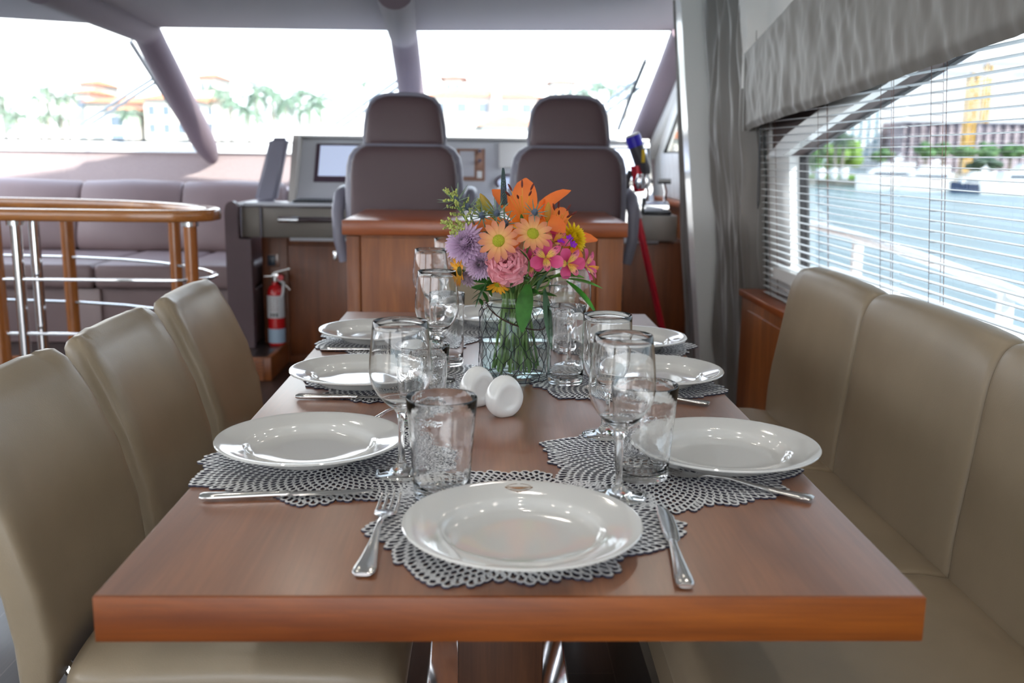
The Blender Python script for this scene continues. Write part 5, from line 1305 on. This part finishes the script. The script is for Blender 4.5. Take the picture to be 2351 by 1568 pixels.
# buildings
M_wall = mat('stucco_cream', (.55, .52, .47), .8); M_roof = mat('terracotta_roof', (.42, .15, .065), .8, vary=.15, vscale=2)
M_win = mat('far_window', (.10, .13, .17), .2); M_glassb = mat('tower_glass', (.35, .50, .55), .25)
def house(label, D, blocks, group='houses across the water', name='house'):
    """blocks: (px0, px1, roof line py, eave py, roof height py, windows rows, cols)"""
    b0 = blocks[0]; base = at((b0[0] + b0[1]) / 2, 340, Y=D); t = thing(name, label, 'building', (base.x, D, WZ), 0, group)
    for q, (x0, x1, ye, yr, rows, cols, dd) in enumerate(blocks):
        a_, b_ = at(x0, ye, Y=D + dd), at(x1, ye, Y=D + dd); z1 = (a_.z + b_.z) / 2; dep = 9
        w = part(t, 'wall', MB().box((a_.x, D + dd, WZ), (b_.x, D + dd + dep, z1)), M_wall)
        if yr is not None:
            h = at(x0, yr, Y=D + dd).z - a_.z; ov = .7; X0, X1, Y0, Y1 = a_.x - ov, b_.x + ov, D + dd - ov, D + dd + dep + ov; ins = min((X1 - X0) / 2.2, 3.5)
            rm = MB(); vs = [(X0, Y0, z1), (X1, Y0, z1), (X1, Y1, z1), (X0, Y1, z1), (X0 + ins, (Y0 + Y1) / 2, z1 + h), (X1 - ins, (Y0 + Y1) / 2, z1 + h)]
            rm.add(vs, [(0, 1, 5, 4), (1, 2, 5), (2, 3, 4, 5), (3, 0, 4), (3, 2, 1, 0)]); part(t, 'roof', rm, M_roof, ang=10)
        if rows:
            for r_ in range(rows):
                for c_ in range(cols):
                    wx = a_.x + (b_.x - a_.x) * (c_ + .5) / cols; wz = z1 - 1.3 - 2.2 * r_
                    if wz < WZ + .8: continue
                    ww = min((b_.x - a_.x) / cols * .22, .8); part(w, 'window', MB().box((wx - ww, D + dd - .08, wz - .6), (wx + ww, D + dd + .05, wz + .5)), M_win)
    return t
house('wide cream villa with long terracotta roof beyond the left windshield pane', 125, [(195, 400, 236, 219, 0, 0, 4), (330, 430, 228, 205, 2, 3, 0), (235, 300, 252, 240, 2, 1, -2), (165, 205, 212, 200, 1, 1, 6), (182, 215, 192, 178, 0, 0, 12)])
house('cream tower house half hidden by the leaning mullion', 140, [(400, 500, 232, 218, 2, 2, 0), (455, 492, 176, 164, 1, 2, 4)])
house('cream villa with broad terracotta roof beyond the pane between the helm seats', 125, [(985, 1235, 222, 201, 1, 5, 0), (1020, 1060, 178, 168, 1, 2, 8), (985, 1250, 290, None, 1, 6, -3), (1130, 1150, 206, None, 0, 0, -1), (1105, 1235, 289, 262, 0, 0, -8)])
house('small cream belvedere tower above the starboard helm seat', 150, [(1268, 1318, 188, 178, 1, 3, 0), (1255, 1330, 225, 212, 1, 3, 4)])
house('pale villa with terracotta roof seen through the helm side window', 110, [(1530, 1640, 318, 296, 1, 4, 0)])
# palms and trees
M_frond = mat('palm_frond', (.09, .14, .09), .6, vary=.3, vscale=3); M_trunk = mat('palm_trunk', (.30, .26, .22), .8)
M_leafy = mat('tree_foliage', (.10, .20, .07), .7, vary=.4, vscale=1.5)
def palm(px, py, D, rad, label, seed, grp='palm trees across the water'):
    r = random.Random(seed); c = at(px, py, Y=D); t = thing('palm_tree', label, 'palm tree', (c.x, D, WZ), 0, grp)
    part(t, 'trunk', MB().tube([(c.x + r.uniform(-.5, .5), D, WZ), (c.x, D, (WZ + c.z) / 2), (c.x, D, c.z)], [.28, .20, .17], 8), M_trunk)
    m = MB(); n = 16
    for k in range(n):
        a_ = k * 2.4 + r.uniform(-.2, .2); el = r.uniform(-.2, 1.1); L = rad * r.uniform(.8, 1.1); side = Vector((-math.sin(a_), math.cos(a_), 0)); p = Vector(c); pts = [p.copy()]
        for i in range(7):
            d = Vector((math.cos(a_) * math.cos(el), math.sin(a_) * math.cos(el), math.sin(el))); p = p + d * L / 7; pts.append(p.copy()); el -= .27
        for i in range(7):
            w = rad * .20 * math.sin((i + .8) / 8 * PI) + .04
            for sgn in (-1, 1):
                for h in (0, .5):
                    q = pts[i].lerp(pts[i + 1], h); e = q + side * sgn * w + (pts[i + 1] - pts[i]) * .6 + Vector((0, 0, -w * .55)); q2 = pts[i].lerp(pts[i + 1], h + .42)
                    m.add([q, q2, e], [(0, 1, 2)])
    part(t, 'crown', m, M_frond); return t
pl_ = [(5, 222, 130, 2.6, 'palm at the far left edge of the view'), (108, 205, 120, 2.2, 'tallest of the palms left of the wide villa'), (88, 228, 118, 2.2, 'low palm left of the tallest'), (135, 226, 121, 2.0, 'palm close to the wide villa, right of the tallest'), (155, 222, 126, 2.0, 'palm touching the wide villa corner'),
       (10, 258, 100, 3.0, 'near palm at the far left above the sofa'), (38, 272, 96, 2.4, 'low near palm at the far left'), (108, 266, 100, 2.0, 'short palm in front of the villa garden'), (142, 272, 100, 1.8, 'short palm beside the wiper arms'), (292, 262, 112, 2.2, 'palm in front of the wide villa facade'),
       (505, 212, 118, 2.8, 'yellowish palm just right of the leaning mullion'), (528, 232, 110, 2.4, 'palm behind the console cheek'), (588, 215, 108, 3.6, 'largest palm of the middle grove'), (625, 212, 112, 3.2, 'palm in the middle grove with raised fronds'), (655, 235, 104, 3.2, 'palm low in the middle grove'), (688, 224, 110, 3.0, 'palm right of centre in the middle grove'), (735, 226, 108, 2.8, 'outermost palm of the middle grove toward the helm'), (712, 250, 100, 2.8, 'low palm of the middle grove above the display'), (570, 258, 100, 3.2, 'low palm of the middle grove above the console cheek'),
       (838, 190, 150, 1.8, 'lone palm top beside the middle mullion'), (1372, 196, 135, 3.0, 'palm right above the starboard helm seat'), (1400, 208, 130, 2.6, 'palm behind the starboard wiper arms'), (1440, 200, 130, 2.4, 'palm next to the starboard wiper blade'), (1340, 215, 125, 3.0, 'palm between the belvedere tower and the starboard headrest'), (1545, 262, 110, 2.5, 'palm seen through the helm side window')]
for k, (px, py, D, rad, l) in enumerate(pl_): palm(px, py, D, rad, l, k)
def tree(px0, px1, pyt, pyb, D, label, seed, m_=M_leafy, name='tree'):
    r = random.Random(seed); a_, b_ = at(px0, pyt, Y=D), at(px1, pyb, Y=D); c = (a_ + b_) / 2; w, h = abs(b_.x - a_.x) / 2, abs(a_.z - b_.z) / 2
    t = thing(name, label, 'tree', (c.x, D, WZ), 0, 'trees on the far shore'); m = MB()
    for k in range(26):
        v = Vector((r.gauss(0, .45), r.gauss(0, .45), r.gauss(0, .45))); v = v * min(1, .85 / max(v.length, .01)); q = r.uniform(.30, .5); s_ = []
        o = len(m.v); m.sphere((0, 0, 0), 1, 8); 
        for i in range(o, len(m.v)):
            p = Vector(m.v[i]); p = p * (1 + .35 * noise.noise(p * 2.5 + Vector((k, 0, 0)))); m.v[i] = (c.x + v.x * w + p.x * w * q, D + v.y * w + p.y * w * q, c.z + v.z * h + p.z * h * q)
    part(t, 'crown', m, m_, ang=180); part(t, 'trunk', MB().tube([(c.x, D, WZ), (c.x, D, c.z)], [.35, .2], 8), M_trunk)
tree(1845, 1900, 322, 392, 118, 'dense green tree next to the dark window gasket', 31); tree(1895, 1968, 318, 398, 121, 'bright green tree behind the two pale palm trunks', 32, mat('bright_foliage', (.20, .34, .06), .7, vary=.3, vscale=2)); tree(2000, 2050, 342, 372, 125, 'small green tree in front of the glass tower', 33)
for k, (x0, x1) in enumerate(((2150, 2182), (2185, 2235), (2238, 2290), (2292, 2351), (2105, 2148))): tree(x0, x1, 328 + (k % 2) * 6, 362, 150, ['round green tree at the foot of the pink building', 'green tree left of the yellow crane foot', 'green tree right of the yellow crane foot', 'green tree at the far right behind the big white yacht', 'green tree behind the moored boats'][k], 40 + k)
tree(2230, 2290, 362, 398, 112, 'dark clipped tree mass behind the big white yacht', 50, mat('dark_foliage', (.06, .10, .06), .7))
for k, (px, py) in enumerate(((1920, 318), (1938, 316))): palm(px, py, 112, 2.4, ['palm with pale trunk, left of the pair on the shore', 'palm with pale trunk, right of the pair on the shore'][k], 70 + k)
# far shore
sh = MB()
for (pa, pb, wd) in (((1700, 418), (1995, 428), 30), ((1995, 428), (2600, 452), 30)):
    a_, b_ = at(*pa, Z=WZ), at(*pb, Z=WZ)
    if a_.y > 140: a_ = at(1700, 421, Z=WZ)
    vs = [(a_.x, a_.y, WZ - .3), (b_.x, b_.y, WZ - .3), (b_.x + 60, b_.y + 60, WZ - .3), (a_.x + 60, a_.y + 60, WZ - .3)]; n = 4
    sh.add(vs + [(x, y, -.95) for x, y, z in vs], [(0, 1, 5, 4), (1, 2, 6, 5), (2, 3, 7, 6), (3, 0, 4, 7), (4, 5, 6, 7)])
struct('terrain_shore', sh, mat('sea_wall', (.42, .36, .28), .85, vary=.2, vscale=1), label='low stone sea wall on the far shore')
lawn = MB(); a_, b_ = at(1870, 402, Y=104), at(1990, 405, Y=104); lawn.box((a_.x, 103.5, -.95), (b_.x, 106.5, a_.z), .1)
tag(emit_obj(lawn, 'hedge', mat('lawn_hedge', (.16, .33, .05), .8, vary=.3, vscale=2)), 'low bright green hedge along the sea wall', 'hedge')
# towers
def tower(name, label, x0, x1, yt, D, wallm, bandm, rows, cols, grp=None):
    a_, b_ = at(x0, yt, Y=D), at(x1, yt, Y=D); t = thing(name, label, 'building', ((a_.x + b_.x) / 2, D, WZ), 0, grp)
    part(t, 'tower_body', MB().box((a_.x, D, WZ), (b_.x, D + 30, (a_.z + b_.z) / 2)), wallm); zt = (a_.z + b_.z) / 2
    for r_ in range(rows):
        z = zt - (zt - WZ) * (r_ + .5) / rows
        if z < WZ + 4: continue
        part(t, 'window_band', MB().box((a_.x + .6, D - .3, z - (zt - WZ) / rows * .28), (b_.x - .6, D + .2, z + (zt - WZ) / rows * .28)), bandm)
    for c_ in range(cols + 1):
        x = a_.x + (b_.x - a_.x) * c_ / cols; part(t, 'pier', MB().box((x - .5, D - .6, WZ), (x + .5, D + .2, zt)), wallm)
    return t
tower('apartment_tower', 'white and blue glass apartment tower left of the building site', 1955, 2028, 180, 260, M_white, M_glassb, 14, 4)
tower('apartment_tower', 'pale blue apartment tower set back beside the glass one', 2030, 2064, 300, 270, mat('pale_blue_wall', (.55, .62, .70), .6), M_glassb, 6, 2)
M_conc = mat('raw_concrete', (.45, .36, .37), .85, vary=.2, vscale=.3)
cb = tower('unfinished_building', 'unfinished concrete apartment block in grey and dull pink', 2075, 2420, 282, 250, M_conc, mat('open_storey', (.16, .13, .16), .8), 9, 16)
M_crane = mat('crane_yellow', (.75, .42, .05), .6)
for (px, top_, D, l) in ((2236, 175, 238, 'yellow tower crane nearer the middle of the near blind'), (2270, 150, 300, 'more distant yellow tower crane standing right of the other')):
    c = at(px, top_, Y=D); t = thing('tower_crane', l, 'crane', (c.x, D, WZ), 0, 'tower cranes'); m = MB(); w = .9
    for sx_ in (-1, 1):
        for sy_ in (-1, 1): m.box((c.x + sx_ * w - .2, D + sy_ * w - .2, WZ), (c.x + sx_ * w + .2, D + sy_ * w + .2, c.z))
    k = WZ
    while k < c.z: m.tube([(c.x - w, D - w, k), (c.x + w, D - w, k + 2)], .15, 4); m.tube([(c.x + w, D - w, k + 2), (c.x - w, D - w, k + 4)], .15, 4); k += 4
    part(t, 'mast', m, M_crane); part(t, 'jib', MB().box((c.x - 14, D - .5, c.z), (c.x + 34, D + .5, c.z + 1.2)), mat('crane_grey', (.5, .5, .55), .5))
# yachts
def yacht(px0, px1, pyt, pyb, D, label, hullm, seed):
    a_, b_ = at(px0, pyb, Y=D), at(px1, pyb, Y=D); L = b_.x - a_.x; H = at(px0, pyt, Y=D).z - WZ; t = thing('yacht', label, 'yacht', ((a_.x + b_.x) / 2, D, WZ), 0, 'moored yachts')
    x0 = a_.x; m = MB(); W2 = L * .13; fr = []
    for u, hh, ww in ((0, .40, .02), (.08, .40, .35), (.25, .36, .8), (.5, .33, 1), (.8, .31, 1), (1, .31, .95)):
        x = x0 + L * u; z1 = WZ + H * hh; fr.append([(x, D - W2 * ww, z1), (x + L * .03 * (1 - u), D - W2 * ww * .7, WZ - .3), (x + L * .03 * (1 - u), D + W2 * ww * .7, WZ - .3), (x, D + W2 * ww, z1)])
    m.loft(fr); part(t, 'hull', m, hullm, ang=30)
    m = MB(); m.loft([[(x0 + L * (q + dx), D + s_ * W2 * .7 * k2, WZ + H * z) for q, s_ in ((.18, -1), (.92, -1), (.92, 1), (.18, 1))] for z, dx, k2 in ((.33, 0, 1), (.56, .03, .9))])
    m.loft([[(x0 + L * (q + dx), D + s_ * W2 * .6 * k2, WZ + H * z) for q, s_ in ((.34, -1), (.85, -1), (.85, 1), (.34, 1))] for z, dx, k2 in ((.56, 0, 1), (.76, .05, .85))])
    part(t, 'superstructure', m, M_white, ang=30)
    m = MB(); m.loft([[(x0 + L * q, D + s_ * W2 * (.75 if s_ < 0 else .2), WZ + H * z) for q, s_ in ((.26, -1), (.84, -1), (.84, 1), (.26, 1))] for z in (.41, .49)])
    part(t, 'window_band', m, M_win)
    m = MB(); x = x0 + L * .62; m.tube([(x, D, WZ + H * .76), (x + L * .04, D, WZ + H)], .10, 6); m.tube([(x - L * .05, D, WZ + H * .86), (x + L * .1, D, WZ + H * .86)], .12, 6); part(t, 'mast', m, M_white)
yacht(1962, 2112, 352, 416, 97, 'white motor yacht with pointed bow nearest the far blind', M_white, 1)
yacht(2060, 2190, 360, 425, 93, 'white motor yacht in the middle of the moored row', M_white, 2)
yacht(2180, 2300, 378, 432, 90, 'dark hulled motor boat left of the biggest yacht', mat('navy_hull', (.04, .06, .12), .25, coat=.5), 3)
yacht(2245, 2480, 352, 442, 86, 'biggest white yacht at the right edge of the marina', M_white, 4)
for k, (px, w) in enumerate(((1880, 16), (1912, 12), (1935, 14), (2008, 10))):
    a_, b_ = at(px, 386, Y=101), at(px + w, 402, Y=101); tag(emit_obj(MB().box((a_.x, 101, -.95), (b_.x, 102.2, a_.z), .15), 'dock_box', M_white), ['white dock box beside the green hedge end', 'narrow white dock box among the shrubs', 'white dock box before the bright tree', 'small white pillar box near the pointed bow'][k], 'dock box', 'white boxes on the quay')
